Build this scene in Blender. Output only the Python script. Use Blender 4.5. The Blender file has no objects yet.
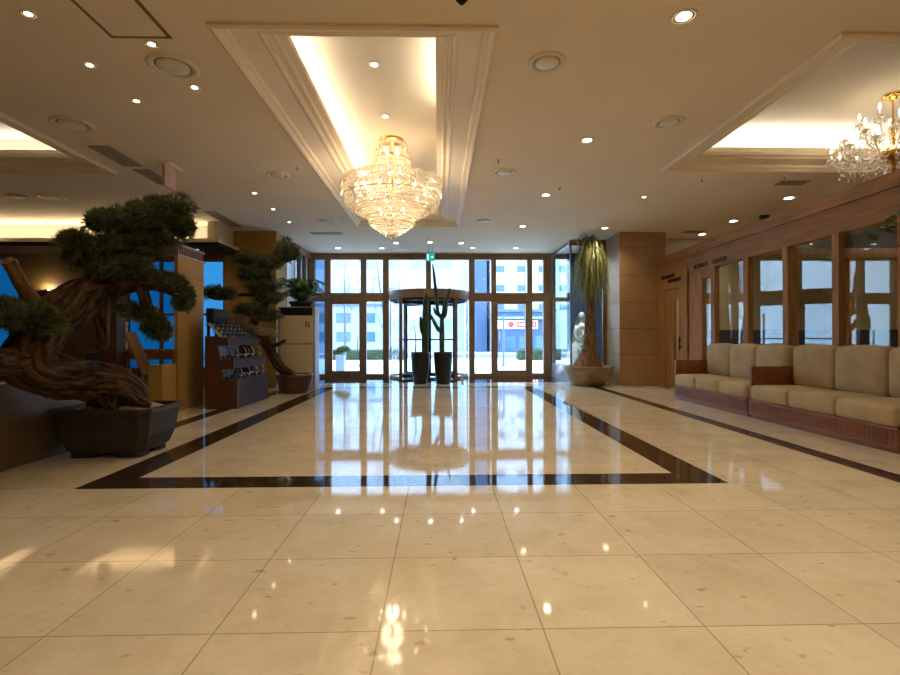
import bpy, bmesh, math, random
from mathutils import Vector, Matrix, noise
random.seed(7)
S = bpy.context.scene
COL = S.collection
PI = math.pi
S.view_settings.view_transform = 'Standard'
S.view_settings.look = 'None'
S.view_settings.gamma = 1.0
S.view_settings.use_curve_mapping = False
S.view_settings.exposure = 0.45

# ------------------------------------------------------------------ materials
MATS = {}
def new_mat(name):
    m = bpy.data.materials.new(name); m.use_nodes = True
    nt = m.node_tree; nt.nodes.clear()
    out = nt.nodes.new('ShaderNodeOutputMaterial')
    MATS[name] = m
    return m, nt, out

def mat(name, col, rough=0.5, metal=0.0, var=0.18, scale=6.0, stretch=(1, 1, 1), bump=0.0, bscale=None, col2=None, spec=0.5, trans=0.0):
    m, nt, out = new_mat(name)
    b = nt.nodes.new('ShaderNodeBsdfPrincipled')
    b.inputs['Roughness'].default_value = rough
    b.inputs['Metallic'].default_value = metal
    b.inputs['Specular IOR Level'].default_value = spec
    b.inputs['Transmission Weight'].default_value = trans
    tc = nt.nodes.new('ShaderNodeTexCoord')
    mp = nt.nodes.new('ShaderNodeMapping'); mp.inputs['Scale'].default_value = stretch
    nz = nt.nodes.new('ShaderNodeTexNoise'); nz.inputs['Scale'].default_value = scale; nz.inputs['Detail'].default_value = 4
    nt.links.new(tc.outputs['Object'], mp.inputs['Vector']); nt.links.new(mp.outputs['Vector'], nz.inputs['Vector'])
    cr = nt.nodes.new('ShaderNodeValToRGB')
    c2 = col2 if col2 else tuple(c*(1-2*var) for c in col)
    c1 = col if col2 else tuple(min(1, c*(1+var)) for c in col)
    cr.color_ramp.elements[0].position = 0.3; cr.color_ramp.elements[0].color = (*c2, 1)
    cr.color_ramp.elements[1].position = 0.7; cr.color_ramp.elements[1].color = (*c1, 1)
    nt.links.new(nz.outputs['Fac'], cr.inputs['Fac']); nt.links.new(cr.outputs['Color'], b.inputs['Base Color'])
    if bump > 0:
        n2 = nt.nodes.new('ShaderNodeTexNoise'); n2.inputs['Scale'].default_value = bscale or scale*3; n2.inputs['Detail'].default_value = 5
        nt.links.new(mp.outputs['Vector'], n2.inputs['Vector'])
        bp = nt.nodes.new('ShaderNodeBump'); bp.inputs['Strength'].default_value = bump; bp.inputs['Distance'].default_value = 0.05
        nt.links.new(n2.outputs['Fac'], bp.inputs['Height']); nt.links.new(bp.outputs['Normal'], b.inputs['Normal'])
    nt.links.new(b.outputs[0], out.inputs[0])
    return m

def grain_mat(name, lo, mid, hi, scale, rough=.9):
    """bark: furrows that follow the limb (the 'grain' attribute runs round and along it)"""
    m, nt, out = new_mat(name)
    b = nt.nodes.new('ShaderNodeBsdfPrincipled'); b.inputs['Roughness'].default_value = rough; b.inputs['Specular IOR Level'].default_value = .25
    at = nt.nodes.new('ShaderNodeAttribute'); at.attribute_name = 'grain'
    nz = nt.nodes.new('ShaderNodeTexNoise'); nz.inputs['Scale'].default_value = scale; nz.inputs['Detail'].default_value = 7; nz.inputs['Roughness'].default_value = .62
    nt.links.new(at.outputs['Vector'], nz.inputs['Vector'])
    cr = nt.nodes.new('ShaderNodeValToRGB'); e = cr.color_ramp.elements
    e[0].position = .36; e[0].color = (*lo, 1); e[1].position = .68; e[1].color = (*hi, 1); x = e.new(.50); x.color = (*mid, 1)
    nt.links.new(nz.outputs['Fac'], cr.inputs['Fac']); nt.links.new(cr.outputs['Color'], b.inputs['Base Color'])
    bp = nt.nodes.new('ShaderNodeBump'); bp.inputs['Strength'].default_value = 1; bp.inputs['Distance'].default_value = .06
    nt.links.new(nz.outputs['Fac'], bp.inputs['Height']); nt.links.new(bp.outputs['Normal'], b.inputs['Normal'])
    nt.links.new(b.outputs[0], out.inputs[0]); return m

def emit(name, col, strength):
    m, nt, out = new_mat(name)
    e = nt.nodes.new('ShaderNodeEmission'); e.inputs[0].default_value = (*col, 1); e.inputs[1].default_value = strength
    nt.links.new(e.outputs[0], out.inputs[0]); return m

def glass(name, tint, ior=1.5, rough=0.0):
    """a thin pane: see-through tint with a Fresnel mirror on top"""
    m, nt, out = new_mat(name)
    t = nt.nodes.new('ShaderNodeBsdfTransparent'); t.inputs[0].default_value = (*tint, 1)
    g = nt.nodes.new('ShaderNodeBsdfGlossy'); g.inputs['Roughness'].default_value = rough
    f = nt.nodes.new('ShaderNodeFresnel')
    ge = nt.nodes.new('ShaderNodeNewGeometry'); mr = nt.nodes.new('ShaderNodeMapRange')
    mr.inputs['To Min'].default_value = ior; mr.inputs['To Max'].default_value = 1/ior      # same mirror from both faces
    nt.links.new(ge.outputs['Backfacing'], mr.inputs['Value']); nt.links.new(mr.outputs[0], f.inputs[0])
    mx = nt.nodes.new('ShaderNodeMixShader')
    nt.links.new(f.outputs[0], mx.inputs[0]); nt.links.new(t.outputs[0], mx.inputs[1]); nt.links.new(g.outputs[0], mx.inputs[2])
    nt.links.new(mx.outputs[0], out.inputs[0]); return m

def crystal(name, tint):
    m, nt, out = new_mat(name)
    tr = nt.nodes.new('ShaderNodeBsdfTranslucent'); tr.inputs[0].default_value = (*tint, 1)
    tp = nt.nodes.new('ShaderNodeBsdfTransparent'); tp.inputs[0].default_value = (1, .97, .92, 1)
    g = nt.nodes.new('ShaderNodeBsdfGlossy'); g.inputs['Roughness'].default_value = .08
    m1 = nt.nodes.new('ShaderNodeMixShader'); m1.inputs[0].default_value = .18
    m2 = nt.nodes.new('ShaderNodeMixShader'); m2.inputs[0].default_value = .25
    nt.links.new(tr.outputs[0], m1.inputs[1]); nt.links.new(tp.outputs[0], m1.inputs[2])
    nt.links.new(m1.outputs[0], m2.inputs[1]); nt.links.new(g.outputs[0], m2.inputs[2])
    nt.links.new(m2.outputs[0], out.inputs[0]); return m

mat('ceiling', (.80, .67, .48), .85, var=.025, scale=.8)
mat('ceiling_white', (.58, .51, .40), .8, var=.02, scale=1)
mat('moulding', (.82, .70, .52), .6, var=.03, scale=2)
mat('wall_beige', (.62, .52, .33), .7, var=.04, scale=2)
mat('wall_dark', (.17, .10, .03), .6, var=.08, scale=2)
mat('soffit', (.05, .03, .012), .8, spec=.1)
mat('amber_panel', (.38, .22, .055), .8, var=.06, scale=2)
mat('wood', (.34, .17, .062), .6, var=.14, scale=5, stretch=(3, 3, .35), spec=.25)
mat('wood_rail', (.34, .17, .062), .6, var=.14, scale=5, stretch=(3, .35, 3), spec=.25)
mat('wood_frame', (.30, .155, .07), .4, var=.14, scale=5, stretch=(3, 3, .35))
mat('wood_red', (.10, .033, .013), .5, var=.18, scale=6, stretch=(3, 3, .4))
mat('wood_sofa', (.27, .10, .038), .5, var=.15, scale=5, stretch=(3, .5, 3))
mat('stone_panel', (.40, .24, .12), .3, var=.06, scale=3, stretch=(1, 1, .4))
mat('stone_joint', (.10, .06, .03), .6)
mat('marble_grey', (.55, .55, .56), .18, var=.08, scale=2.5)
mat('low_wall', (.14, .092, .045), .5, var=.05, scale=1.5)
mat('fabric_beige', (.44, .34, .19), .85, var=.07, scale=5, bump=.08, bscale=90)
grain_mat('bark', (.012, .007, .004), (.075, .040, .020), (.21, .125, .065), 26)
grain_mat('bark_bleached', (.22, .15, .08), (.42, .31, .19), (.56, .44, .29), 18)
grain_mat('bark_pale', (.07, .04, .02), (.20, .115, .055), (.32, .20, .10), 20)
mat('needles', (.14, .17, .055), .6, var=.38, scale=9)
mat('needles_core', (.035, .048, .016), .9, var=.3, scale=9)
mat('leaf', (.14, .25, .06), .4, var=.3, scale=8)
mat('leaf_dark', (.035, .07, .016), .4, var=.3, scale=8)
mat('leaf_strap', (.26, .27, .09), .45, var=.42, scale=22)
mat('cactus', (.055, .085, .03), .6, var=.25, scale=12, bump=.4, bscale=40)
mat('pot_dark', (.012, .009, .008), .45, var=.2, scale=6)
mat('pot_bonsai', (.042, .028, .02), .65, var=.2, scale=6)
mat('pot_terracotta', (.11, .04, .018), .4, var=.2, scale=7)
mat('pot_bowl', (.30, .20, .10), .35, var=.18, scale=5, stretch=(1, 1, 2))
mat('soil', (.40, .30, .17), .95, var=.25, scale=30, bump=.6, bscale=60)
mat('soil_dark', (.10, .07, .04), .95, var=.3, scale=30, bump=.5)
mat('white_paint', (.80, .76, .66), .5, var=.02)
mat('unit_cream', (.72, .62, .42), .4, var=.02)
mat('unit_grey', (.40, .40, .40), .4, var=.03)
mat('reflector', (.22, .16, .10), .5)
mat('black', (.006, .006, .006), .8, var=.1)
mat('black_metal', (.02, .02, .022), .35, metal=.5, var=.1)
mat('grey_metal', (.35, .34, .33), .3, metal=.9, var=.05)
mat('chrome', (.75, .75, .74), .12, metal=1, var=.02)
mat('gold', (.75, .48, .15), .22, metal=1, var=.08)
mat('shelf_face', (.055, .042, .055), .8, var=.06, spec=.2)
mat('vent_brown', (.36, .27, .18), .6, var=.1)
mat('vent_cream', (.74, .66, .50), .5, var=.03)
mat('panel_joint', (.17, .12, .075), .7, var=.05)
mat('sign_pink', (.62, .40, .30), .5, var=.03)
mat('letter_dark', (.02, .014, .01), .5)
mat('red_label', (.55, .05, .03), .5)
mat('navy', (.045, .045, .075), .5, var=.1)
mat('dress', (.82, .84, .80), .7, var=.05, scale=14, bump=.5, bscale=25)
mat('mannequin', (.72, .68, .62), .5, var=.03)
mat('paving', (.72, .72, .70), .8, var=.06, scale=1.2)
mat('asphalt', (.15, .18, .21), .85, var=.06, scale=1.2)
mat('facade_pale', (.30, .38, .43), .8, var=.04)
mat('facade_white', (.46, .52, .56), .8, var=.03)
mat('facade_blue', (.04, .085, .16), .5, var=.12)
mat('facade_grey', (.11, .16, .22), .7, var=.08)
mat('window_dark', (.06, .13, .19), .15, var=.1)
mat('hedge', (.09, .15, .065), .7, var=.3, scale=10)
mat('tree_bark_far', (.12, .12, .13), .85, var=.2)
mat('sign_red', (.62, .06, .07), .5)
mat('sign_white', (.85, .85, .85), .5)
mat('pole_blue', (.08, .12, .22), .5)
mat('plinth_stone', (.50, .52, .56), .2, var=.08, scale=3)
mat('dark_granite', (.035, .034, .036), .12, var=.3, scale=20)
mat('mat_lens', (.015, .014, .016), .15)
mat('display_pale', (.70, .66, .58), .4)
glass('glass_clear', (.93, .965, 1.0))
glass('glass_box', (.90, .97, 1.0), 1.5)
glass('glass_partition', (.94, .98, .95), 1.42)
glass('glass_blue', (.02, .115, .18), 1.5)
glass('glass_pale_blue', (.09, .21, .29), 1.5)
glass('glass_sidelight', (.36, .44, .54), 1.5)
emit('lamp_warm', (1.0, .86, .62), 14)
emit('lamp_cool', (.92, .96, 1.0), 14)
emit('lamp_off', (1.0, .85, .6), .5)
emit('bulb', (1.0, .82, .55), 18)
emit('exit_green', (.02, .34, .26), 1.0)
emit('exit_white', (.6, 1.0, .9), 1.2)
crystal('crystal', (1.0, .95, .86))
crystal('crystal_clear', (.95, .92, .88))

# floor: polished cream marble in 0.677 m squares with dark brown inlaid bands
def floor_material():
    m, nt, out = new_mat('marble_floor')
    N, L = nt.nodes.new, nt.links.new
    geo = N('ShaderNodeNewGeometry'); sep = N('ShaderNodeSeparateXYZ'); L(geo.outputs['Position'], sep.inputs[0])
    X, Y = sep.outputs[0], sep.outputs[1]
    def op(o, a, b=None, c=None):
        n = N('ShaderNodeMath'); n.operation = o
        for i, v in enumerate((a, b, c)):
            if v is None: continue
            if isinstance(v, (int, float)): n.inputs[i].default_value = v
            else: L(v, n.inputs[i])
        return n.outputs[0]
    def between(v, a, b): return op('MULTIPLY', op('GREATER_THAN', v, a), op('LESS_THAN', v, b))
    def OR(*v):
        r = v[0]
        for k in v[1:]: r = op('MAXIMUM', r, k)
        return r
    W = .677
    def grid(v, o, w, g):
        f = op('FRACT', op('DIVIDE', op('SUBTRACT', v, o), w))
        d = op('MINIMUM', f, op('SUBTRACT', 1.0, f))
        return op('LESS_THAN', d, g/w)
    grout = OR(grid(X, -.248, W, .0032), grid(Y, 2.024, W, .0032))
    inside = op('MULTIPLY', between(X, -2.95, 2.41), between(Y, 4.02, 12.45))
    core = op('MULTIPLY', between(X, -2.62, 2.08), between(Y, 4.34, 12.15))
    ring = op('SUBTRACT', inside, core)
    side = op('MULTIPLY', OR(between(X, 3.83, 4.05), op('MULTIPLY', between(X, -3.84, -3.60), op('GREATER_THAN', Y, 5.95))), between(Y, 3.5, 12.45))
    entry = op('MULTIPLY', between(Y, 13.62, 15.9), between(X, -3.9, 3.66))
    dark = OR(ring, side, entry)
    def noise(scale, detail, vec=None, rough=.5):
        n = N('ShaderNodeTexNoise'); n.inputs['Scale'].default_value = scale; n.inputs['Detail'].default_value = detail; n.inputs['Roughness'].default_value = rough
        L(vec or geo.outputs['Position'], n.inputs['Vector']); return n.outputs['Fac']
    def ramp(fac, stops):
        r = N('ShaderNodeValToRGB'); e = r.color_ramp.elements
        e[0].position, e[0].color = stops[0][0], (*stops[0][1], 1)
        e[1].position, e[1].color = stops[-1][0], (*stops[-1][1], 1)
        for p, c in stops[1:-1]: x = e.new(p); x.color = (*c, 1)
        L(fac, r.inputs[0]); return r.outputs[0]
    def mix(fac, a, b):
        n = N('ShaderNodeMix'); n.data_type = 'RGBA'
        if isinstance(fac, float): n.inputs[0].default_value = fac
        else: L(fac, n.inputs[0])
        for i, v in ((6, a), (7, b)):
            if isinstance(v, tuple): n.inputs[i].default_value = (*v, 1)
            else: L(v, n.inputs[i])
        return n.outputs[2]
    # per-tile tone
    cell = N('ShaderNodeCombineXYZ')
    L(op('FLOOR', op('DIVIDE', op('SUBTRACT', X, -.248), W)), cell.inputs[0]); L(op('FLOOR', op('DIVIDE', op('SUBTRACT', Y, 2.024), W)), cell.inputs[1])
    wn = N('ShaderNodeTexWhiteNoise'); wn.noise_dimensions = '2D'; L(cell.outputs[0], wn.inputs['Vector'])
    cream = ramp(noise(2.2, 6, rough=.65), [(.3, (.60, .50, .34)), (.5, (.69, .595, .43)), (.72, (.75, .655, .49))])
    tone = N('ShaderNodeHueSaturation'); L(cream, tone.inputs['Color'])
    L(op('ADD', .94, op('MULTIPLY', wn.outputs['Value'], .12)), tone.inputs['Value'])
    mp = N('ShaderNodeMapping'); mp.inputs['Scale'].default_value = (1, 1.8, 1); L(geo.outputs['Position'], mp.inputs['Vector'])
    specks = ramp(noise(9, 2, mp.outputs[0]), [(.66, (0, 0, 0)), (.74, (1, 1, 1))])
    speck_f = op('MULTIPLY', specks, .7)
    c = mix(speck_f, tone.outputs[0], (.36, .24, .12))
    veins = ramp(noise(3.2, 8, rough=.7), [(.47, (0, 0, 0)), (.5, (1, 1, 1)), (.53, (0, 0, 0))])
    c = mix(op('MULTIPLY', veins, .10), c, (.42, .30, .17))
    gk = N('ShaderNodeMath'); gk.operation = 'MULTIPLY'; L(grout, gk.inputs[0]); L(op('SUBTRACT', .62, op('MULTIPLY', inside, .48)), gk.inputs[1])
    c = mix(gk.outputs[0], c, (.20, .14, .08))
    darkc = ramp(noise(14, 6, rough=.7), [(.35, (.018, .010, .006)), (.55, (.05, .028, .017)), (.75, (.11, .065, .04))])
    c = mix(dark, c, darkc)
    b = N('ShaderNodeBsdfPrincipled'); L(c, b.inputs['Base Color'])
    b.inputs['Roughness'].default_value = .05
    b.inputs['IOR'].default_value = 1.6
    # faint waviness of the polish
    bp = N('ShaderNodeBump'); bp.inputs['Strength'].default_value = .02; bp.inputs['Distance'].default_value = .02
    L(noise(1.4, 2), bp.inputs['Height']); L(bp.outputs[0], b.inputs['Normal'])
    L(b.outputs[0], out.inputs[0])
floor_material()

# ------------------------------------------------------------------ mesh builder
class MB:
    def __init__(s): s.v = []; s.f = []; s.sm = []; s.gr = {}
    def add(s, vs, fs, smooth=False):
        o = len(s.v); s.v += [tuple(p) for p in vs]
        s.f += [tuple(i+o for i in f) for f in fs]; s.sm += [smooth]*len(fs)
        return s
    def box(s, x0, x1, y0, y1, z0, z1):
        if x0 > x1: x0, x1 = x1, x0
        if y0 > y1: y0, y1 = y1, y0
        if z0 > z1: z0, z1 = z1, z0
        return s.add([(x0,y0,z0),(x1,y0,z0),(x1,y1,z0),(x0,y1,z0),(x0,y0,z1),(x1,y0,z1),(x1,y1,z1),(x0,y1,z1)],
              [(0,3,2,1),(4,5,6,7),(0,1,5,4),(1,2,6,5),(2,3,7,6),(3,0,4,7)])
    def grille(s, x0, x1, y0, y1, z0, z1, n, axis='x', fill=.5):
        for k in range(n):
            if axis == 'x':
                w = (x1-x0)/n; s.box(x0+k*w, x0+(k+fill)*w, y0, y1, z0, z1)
            else:
                w = (y1-y0)/n; s.box(x0, x1, y0+k*w, y0+(k+fill)*w, z0, z1)
        return s
    def bar(s, a, b, w, h=None):
        """a box beam from a to b"""
        h = h or w; a = Vector(a); b = Vector(b); d = (b-a).normalized()
        u = d.cross(Vector((0,0,1)));  u = u.normalized() if u.length > .01 else Vector((1,0,0))
        t = u.cross(d)
        vs = [p+u*sx*w/2+t*sy*h/2 for p in (a,b) for sx,sy in ((-1,-1),(1,-1),(1,1),(-1,1))]
        return s.add(vs, [(0,1,2,3),(7,6,5,4),(0,4,5,1),(1,5,6,2),(2,6,7,3),(3,7,4,0)])
    def tube(s, pts, rad, n=10, cap=True, wob=0.0, rnd=None):
        pts = [Vector(p) for p in pts]
        if not isinstance(rad, (list, tuple)): rad = [rad]*len(pts)
        vs = []; u = None
        for i, p in enumerate(pts):
            d = (pts[min(i+1,len(pts)-1)]-pts[max(i-1,0)]).normalized()
            if u is None:
                u = d.cross(Vector((0,0,1)));  u = u if u.length > .05 else d.cross(Vector((0,1,0)))
            u = (u-d*u.dot(d)).normalized(); w = d.cross(u)
            for k in range(n):
                a = 2*PI*k/n; r = rad[i]*(1+(rnd.uniform(-wob,wob) if wob else 0))
                vs.append(p+(u*math.cos(a)+w*math.sin(a))*r)
        fs = [(i*n+k, i*n+(k+1)%n, (i+1)*n+(k+1)%n, (i+1)*n+k) for i in range(len(pts)-1) for k in range(n)]
        s.add(vs, fs, True)
        if cap:
            o = len(s.v)-len(vs); e = o+(len(pts)-1)*n
            s.f += [tuple(o+k for k in reversed(range(n))), tuple(e+k for k in range(n))]; s.sm += [False]*2
        return s
    def lathe(s, prof, c=(0,0,0), n=24, cap=True, sx=1, sy=1, smooth=True):
        vs = [(c[0]+r*sx*math.cos(2*PI*k/n), c[1]+r*sy*math.sin(2*PI*k/n), c[2]+z) for r, z in prof for k in range(n)]
        fs = [(i*n+k, i*n+(k+1)%n, (i+1)*n+(k+1)%n, (i+1)*n+k) for i in range(len(prof)-1) for k in range(n)]
        s.add(vs, fs, smooth)
        if cap:
            o = len(s.v)-len(vs); e = o+(len(prof)-1)*n
            s.f += [tuple(o+k for k in reversed(range(n))), tuple(e+k for k in range(n))]; s.sm += [False]*2
        return s
    def ball(s, c, rx, ry=None, rz=None, n=12, m=8):
        ry = ry or rx; rz = rz or rx
        pr = [(math.sin(PI*i/m), -math.cos(PI*i/m)) for i in range(m+1)]
        pr[0] = (.001,-1); pr[-1] = (.001,1)
        vs = [(c[0]+r*rx*math.cos(2*PI*k/n), c[1]+r*ry*math.sin(2*PI*k/n), c[2]+z*rz) for r, z in pr for k in range(n)]
        fs = [(i*n+k, i*n+(k+1)%n, (i+1)*n+(k+1)%n, (i+1)*n+k) for i in range(m) for k in range(n)]
        return s.add(vs, fs, True)
    def prism(s, poly, axis, a, b):
        """polygon in the two other axes, extruded along axis from a to b"""
        def P(q, t):
            return {'x': (t,q[0],q[1]), 'y': (q[0],t,q[1]), 'z': (q[0],q[1],t)}[axis]
        n = len(poly)
        vs = [P(q,a) for q in poly]+[P(q,b) for q in poly]
        return s.add(vs, [tuple(range(n)), tuple(reversed(range(n,2*n)))]+[(k,(k+1)%n,n+(k+1)%n,n+k)[::-1] for k in range(n)])
    def loft(s, rings, smooth=False):
        n = len(rings[0]); vs = [p for r in rings for p in r]
        fs = [(i*n+k, i*n+(k+1)%n, (i+1)*n+(k+1)%n, (i+1)*n+k) for i in range(len(rings)-1) for k in range(n)]
        fs += [tuple(reversed(range(n))), tuple(range((len(rings)-1)*n, len(rings)*n))]
        return s.add(vs, fs, smooth)
    def cushion(s, x0, x1, y0, y1, z0, z1, r=.05, bulge=(0,0,0)):
        """upholstery: a box with round edges and puffed faces"""
        c = Vector(((x0+x1)/2,(y0+y1)/2,(z0+z1)/2)); h = Vector(((x1-x0)/2,(y1-y0)/2,(z1-z0)/2))
        ax = []
        for k in range(3):
            rr = min(r, h[k]*.98)
            e = [-h[k], -h[k]+rr*.12, -h[k]+rr*.4, -h[k]+rr]; mid = [(-h[k]+rr)+(2*(h[k]-rr))*t/4 for t in (1,2,3)]
            ax.append(e+mid+[-q for q in reversed(e)])
        idx = {}; vs = []; fs = []
        def vid(p):
            k = tuple(round(q,5) for q in p)
            if k not in idx:
                P = Vector(p); q = Vector([max(-(h[i]-min(r,h[i]*.98)), min(h[i]-min(r,h[i]*.98), P[i])) for i in range(3)])
                d = P-q
                if d.length > 1e-6: P = q+d.normalized()*min(r, max(abs(d[i]) for i in range(3)))
                t = [P[i]/h[i] for i in range(3)]
                for i in range(3):
                    j, l = (i+1)%3, (i+2)%3
                    P[i] += bulge[i]*t[i]*max(0,1-t[j]**2)*max(0,1-t[l]**2)
                idx[k] = len(vs); vs.append(P+c)
            return idx[k]
        for i in range(3):
            j, l = (i+1)%3, (i+2)%3
            for sgn in (-1,1):
                for a in range(len(ax[j])-1):
                    for b in range(len(ax[l])-1):
                        quad = []
                        for aa, bb in ((a,b),(a+1,b),(a+1,b+1),(a,b+1)):
                            p = [0,0,0]; p[i] = sgn*h[i]; p[j] = ax[j][aa]; p[l] = ax[l][bb]; quad.append(vid(p))
                        fs.append(tuple(quad) if sgn > 0 else tuple(reversed(quad)))
        return s.add(vs, fs, True)
    def build(s, name, m, parent=None, org=None):
        me = bpy.data.meshes.new(name)
        if parent is not None: org = ORG[parent.name]
        elif org is None: org = (0,0,0)
        me.from_pydata([(x-org[0], y-org[1], z-org[2]) for x, y, z in s.v], [], s.f)
        me.polygons.foreach_set('use_smooth', s.sm)
        if s.gr:
            at = me.attributes.new('grain', 'FLOAT_VECTOR', 'POINT')
            at.data.foreach_set('vector', [c for i in range(len(s.v)) for c in s.gr.get(i, (0, 0, 0))])
        me.materials.append(MATS[m]); me.update()
        o = bpy.data.objects.new(name, me); COL.objects.link(o)
        ORG[o.name] = org
        if parent is not None: o.parent = parent
        else: o.location = org
        return o
ORG = {}

def tag(o, label=None, cat=None, group=None, kind=None):
    if label: o['label'] = label
    if cat: o['category'] = cat
    if group: o['group'] = group
    if kind: o['kind'] = kind
    return o
def struct(o): o['kind'] = 'structure'; return o
def empty(name, loc, label, cat, group=None):
    o = bpy.data.objects.new(name, None); COL.objects.link(o); o.location = loc; o.empty_display_size = .1
    ORG[o.name] = tuple(loc); return tag(o, label, cat, group)
KIDS = {}
def kids(o):
    return [c for c in bpy.data.objects if c.parent == o]
def copy_tree(o, parent=None):
    c = o.copy(); COL.objects.link(c); c.parent = parent
    for ch in kids(o): copy_tree(ch, c)
    return c
def setloc(o, loc, rz=0.0):
    o.location = loc; o.rotation_euler = (0,0,rz); return o
def light(name, typ, loc, energy, col, parent=None, **kw):
    l = bpy.data.lights.new(name, typ); l.energy = energy; l.color = col
    for k, v in kw.items(): setattr(l, k, v)
    o = bpy.data.objects.new(name, l); COL.objects.link(o)
    if parent is not None:
        o.parent = parent; g = ORG[parent.name]; o.location = (loc[0]-g[0], loc[1]-g[1], loc[2]-g[2])
    else: o.location = loc
    return o
def text_mesh(name, body, size, m, loc, rot, extrude=.006):
    cu = bpy.data.curves.new(name, 'FONT'); cu.body = body; cu.size = size; cu.extrude = extrude
    cu.align_x = 'CENTER'; cu.align_y = 'CENTER'
    o = bpy.data.objects.new(name, cu); COL.objects.link(o); o.location = loc; o.rotation_euler = rot
    cu.materials.append(MATS[m])
    me = bpy.data.meshes.new_from_object(o); bpy.data.objects.remove(o)
    o = bpy.data.objects.new(name, me); COL.objects.link(o); o.location = loc; o.rotation_euler = rot; return o

# ------------------------------------------------------------------ the setting
CZ = 3.96            # ceiling height
XL, XR, YB, YF = -12.0, 11.5, -4.0, 15.8
struct(MB().box(XL, XR, YB, YF, -.12, 0).build('floor', 'marble_floor'))

coffers = [(-1.98, .50, 4.30, 11.80), (3.65, 8.75, 4.33, 7.86), (-10.4, -5.31, 4.33, 8.14)]
TR = .51              # height of the trays above the ceiling
def rects_minus(x0, x1, y0, y1, holes):
    xs = sorted({x0, x1, *[h[0] for h in holes], *[h[1] for h in holes]})
    ys = sorted({y0, y1, *[h[2] for h in holes], *[h[3] for h in holes]})
    for i in range(len(xs)-1):
        for j in range(len(ys)-1):
            cx, cy = (xs[i]+xs[i+1])/2, (ys[j]+ys[j+1])/2
            if not any(h[0] < cx < h[1] and h[2] < cy < h[3] for h in holes):
                yield xs[i], xs[i+1], ys[j], ys[j+1]
cb = MB()
for r in rects_minus(XL, XR, YB, 12.45, coffers): cb.box(*r, CZ, CZ+.10)
for r in ((XL, -5.5, 12.45, 12.62), (-5.5, XR, 12.45, 15.95)): cb.box(*r, CZ, CZ+.10)
struct(cb.build('ceiling', 'ceiling'))

def coffer(x0, x1, y0, y1, lip, names, ky=.78):
    """a raised tray: stepped plaster ring, hidden ledge for the cove lamps, white tray above"""
    prof = [(-.03, CZ+.02), (-.03, CZ-.025), (0, CZ-.045), (.035, CZ-.03), (.05, CZ-.005), (.085, CZ+.005), (.10, CZ+.03), (.10, CZ+.05),
            (.30, CZ+.085), (.33, CZ+.075), (.355, CZ+.085), (.37, CZ+.115), (.40, CZ+.12), (.415, CZ+.105), (.44, CZ+.11), (.455, CZ+.14),
            (lip, CZ+.15), (lip, CZ+.22), (lip-.03, CZ+.22), (lip-.03, CZ+.18), (.02, CZ+.18), (.02, CZ+.10)]
    rings = []
    for o, z in prof: rings.append([(x0+o,y0+o*ky,z), (x1-o,y0+o*ky,z), (x1-o,y1-o*ky,z), (x0+o,y1-o*ky,z)])
    rings.append(rings[0])
    vs = [p for r in rings for p in r]
    m = MB(); n = 4
    m.add(vs, [(i*n+k, i*n+(k+1)%n, (i+1)*n+(k+1)%n, (i+1)*n+k) for i in range(len(rings)-1) for k in range(n)])
    struct(m.build(names[0], 'moulding'))
    t = MB(); z1 = CZ+TR
    t.box(x0-.05, x1+.05, y0-.05, y1+.05, z1, z1+.08)
    t.box(x0-.05, x0+.02, y0-.05, y1+.05, CZ+.1, z1); t.box(x1-.02, x1+.05, y0-.05, y1+.05, CZ+.1, z1)
    t.box(x0, x1, y0-.05, y0+.02, CZ+.1, z1); t.box(x0, x1, y1-.02, y1+.05, CZ+.1, z1)
    struct(t.build(names[1], 'ceiling_white'))
coffer(*coffers[0], .53, ('trim_1', 'ceiling_coffer_middle'))
coffer(*coffers[1], .46, ('trim_2', 'ceiling_coffer_right'))
coffer(*coffers[2], .46, ('trim_3', 'ceiling_coffer_left'))
struct(MB().box(XL-.3, XR+.3, YB-.3, YF+.2, 4.80, 4.95).build('roof_sky_block', 'ceiling'))  # unseen roof slab added to keep sky light out above the trays

# back, left and right walls of the hall
struct(MB().box(XL-.2, XR+.2, YB-.2, YB, 0, 4.8).build('wall_back', 'wall_beige'))
wl = MB().box(XL-.2, XL, YB, 12.7, 0, 4.8)
struct(wl.build('wall_left', 'wall_dark'))
struct(MB().box(XR, XR+.2, YB, 16, 0, 4.8).build('wall_right', 'wall_beige'))
# lounge far wall with deep blue windows
wf = MB()
wf.box(-10.5, -7.9, 12.5, 12.7, 0, 4.8); wf.box(XL, -10.5, 12.5, 12.7, 0, .5); wf.box(-7.9, -5.41, 12.5, 12.7, 0, .45)
wf.box(XL, -10.5, 12.5, 12.7, 3.3, 4.8); wf.box(-7.9, -5.41, 12.5, 12.7, 3.25, 4.8)
struct(wf.build('wall_lounge', 'wall_dark'))
def framed_window(name, x0, x1, y, z0, z1, nx, nz, gm, fm='wood_frame', d=.09, w=.06):
    g = struct(MB().box(x0, x1, y+.03, y+.042, z0, z1).build(name, gm))
    f = MB()
    for k in range(nx+1):
        x = x0+(x1-x0)*k/nx; f.box(x-w/2, x+w/2, y, y+d, z0, z1)
    for k in range(nz+1):
        z = z0+(z1-z0)*k/nz; f.box(x0, x1, y+.003, y+d-.003, z-w/2, z+w/2)
    struct(f.build('window_frame', fm, g)); return g
framed_window('window_1', -7.87, -6.20, 12.52, .48, 3.22, 2, 2, 'glass_blue')
framed_window('window_33', -6.10, -5.44, 12.52, .48, 3.22, 1, 2, 'glass_pale_blue')
struct(MB().box(-6.21, -6.09, 12.51, 12.69, .45, 3.25).build('wall_mullion', 'wood_frame'))
framed_window('window_2', XL+.03, -10.53, 12.52, .53, 3.27, 1, 2, 'glass_blue')
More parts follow.
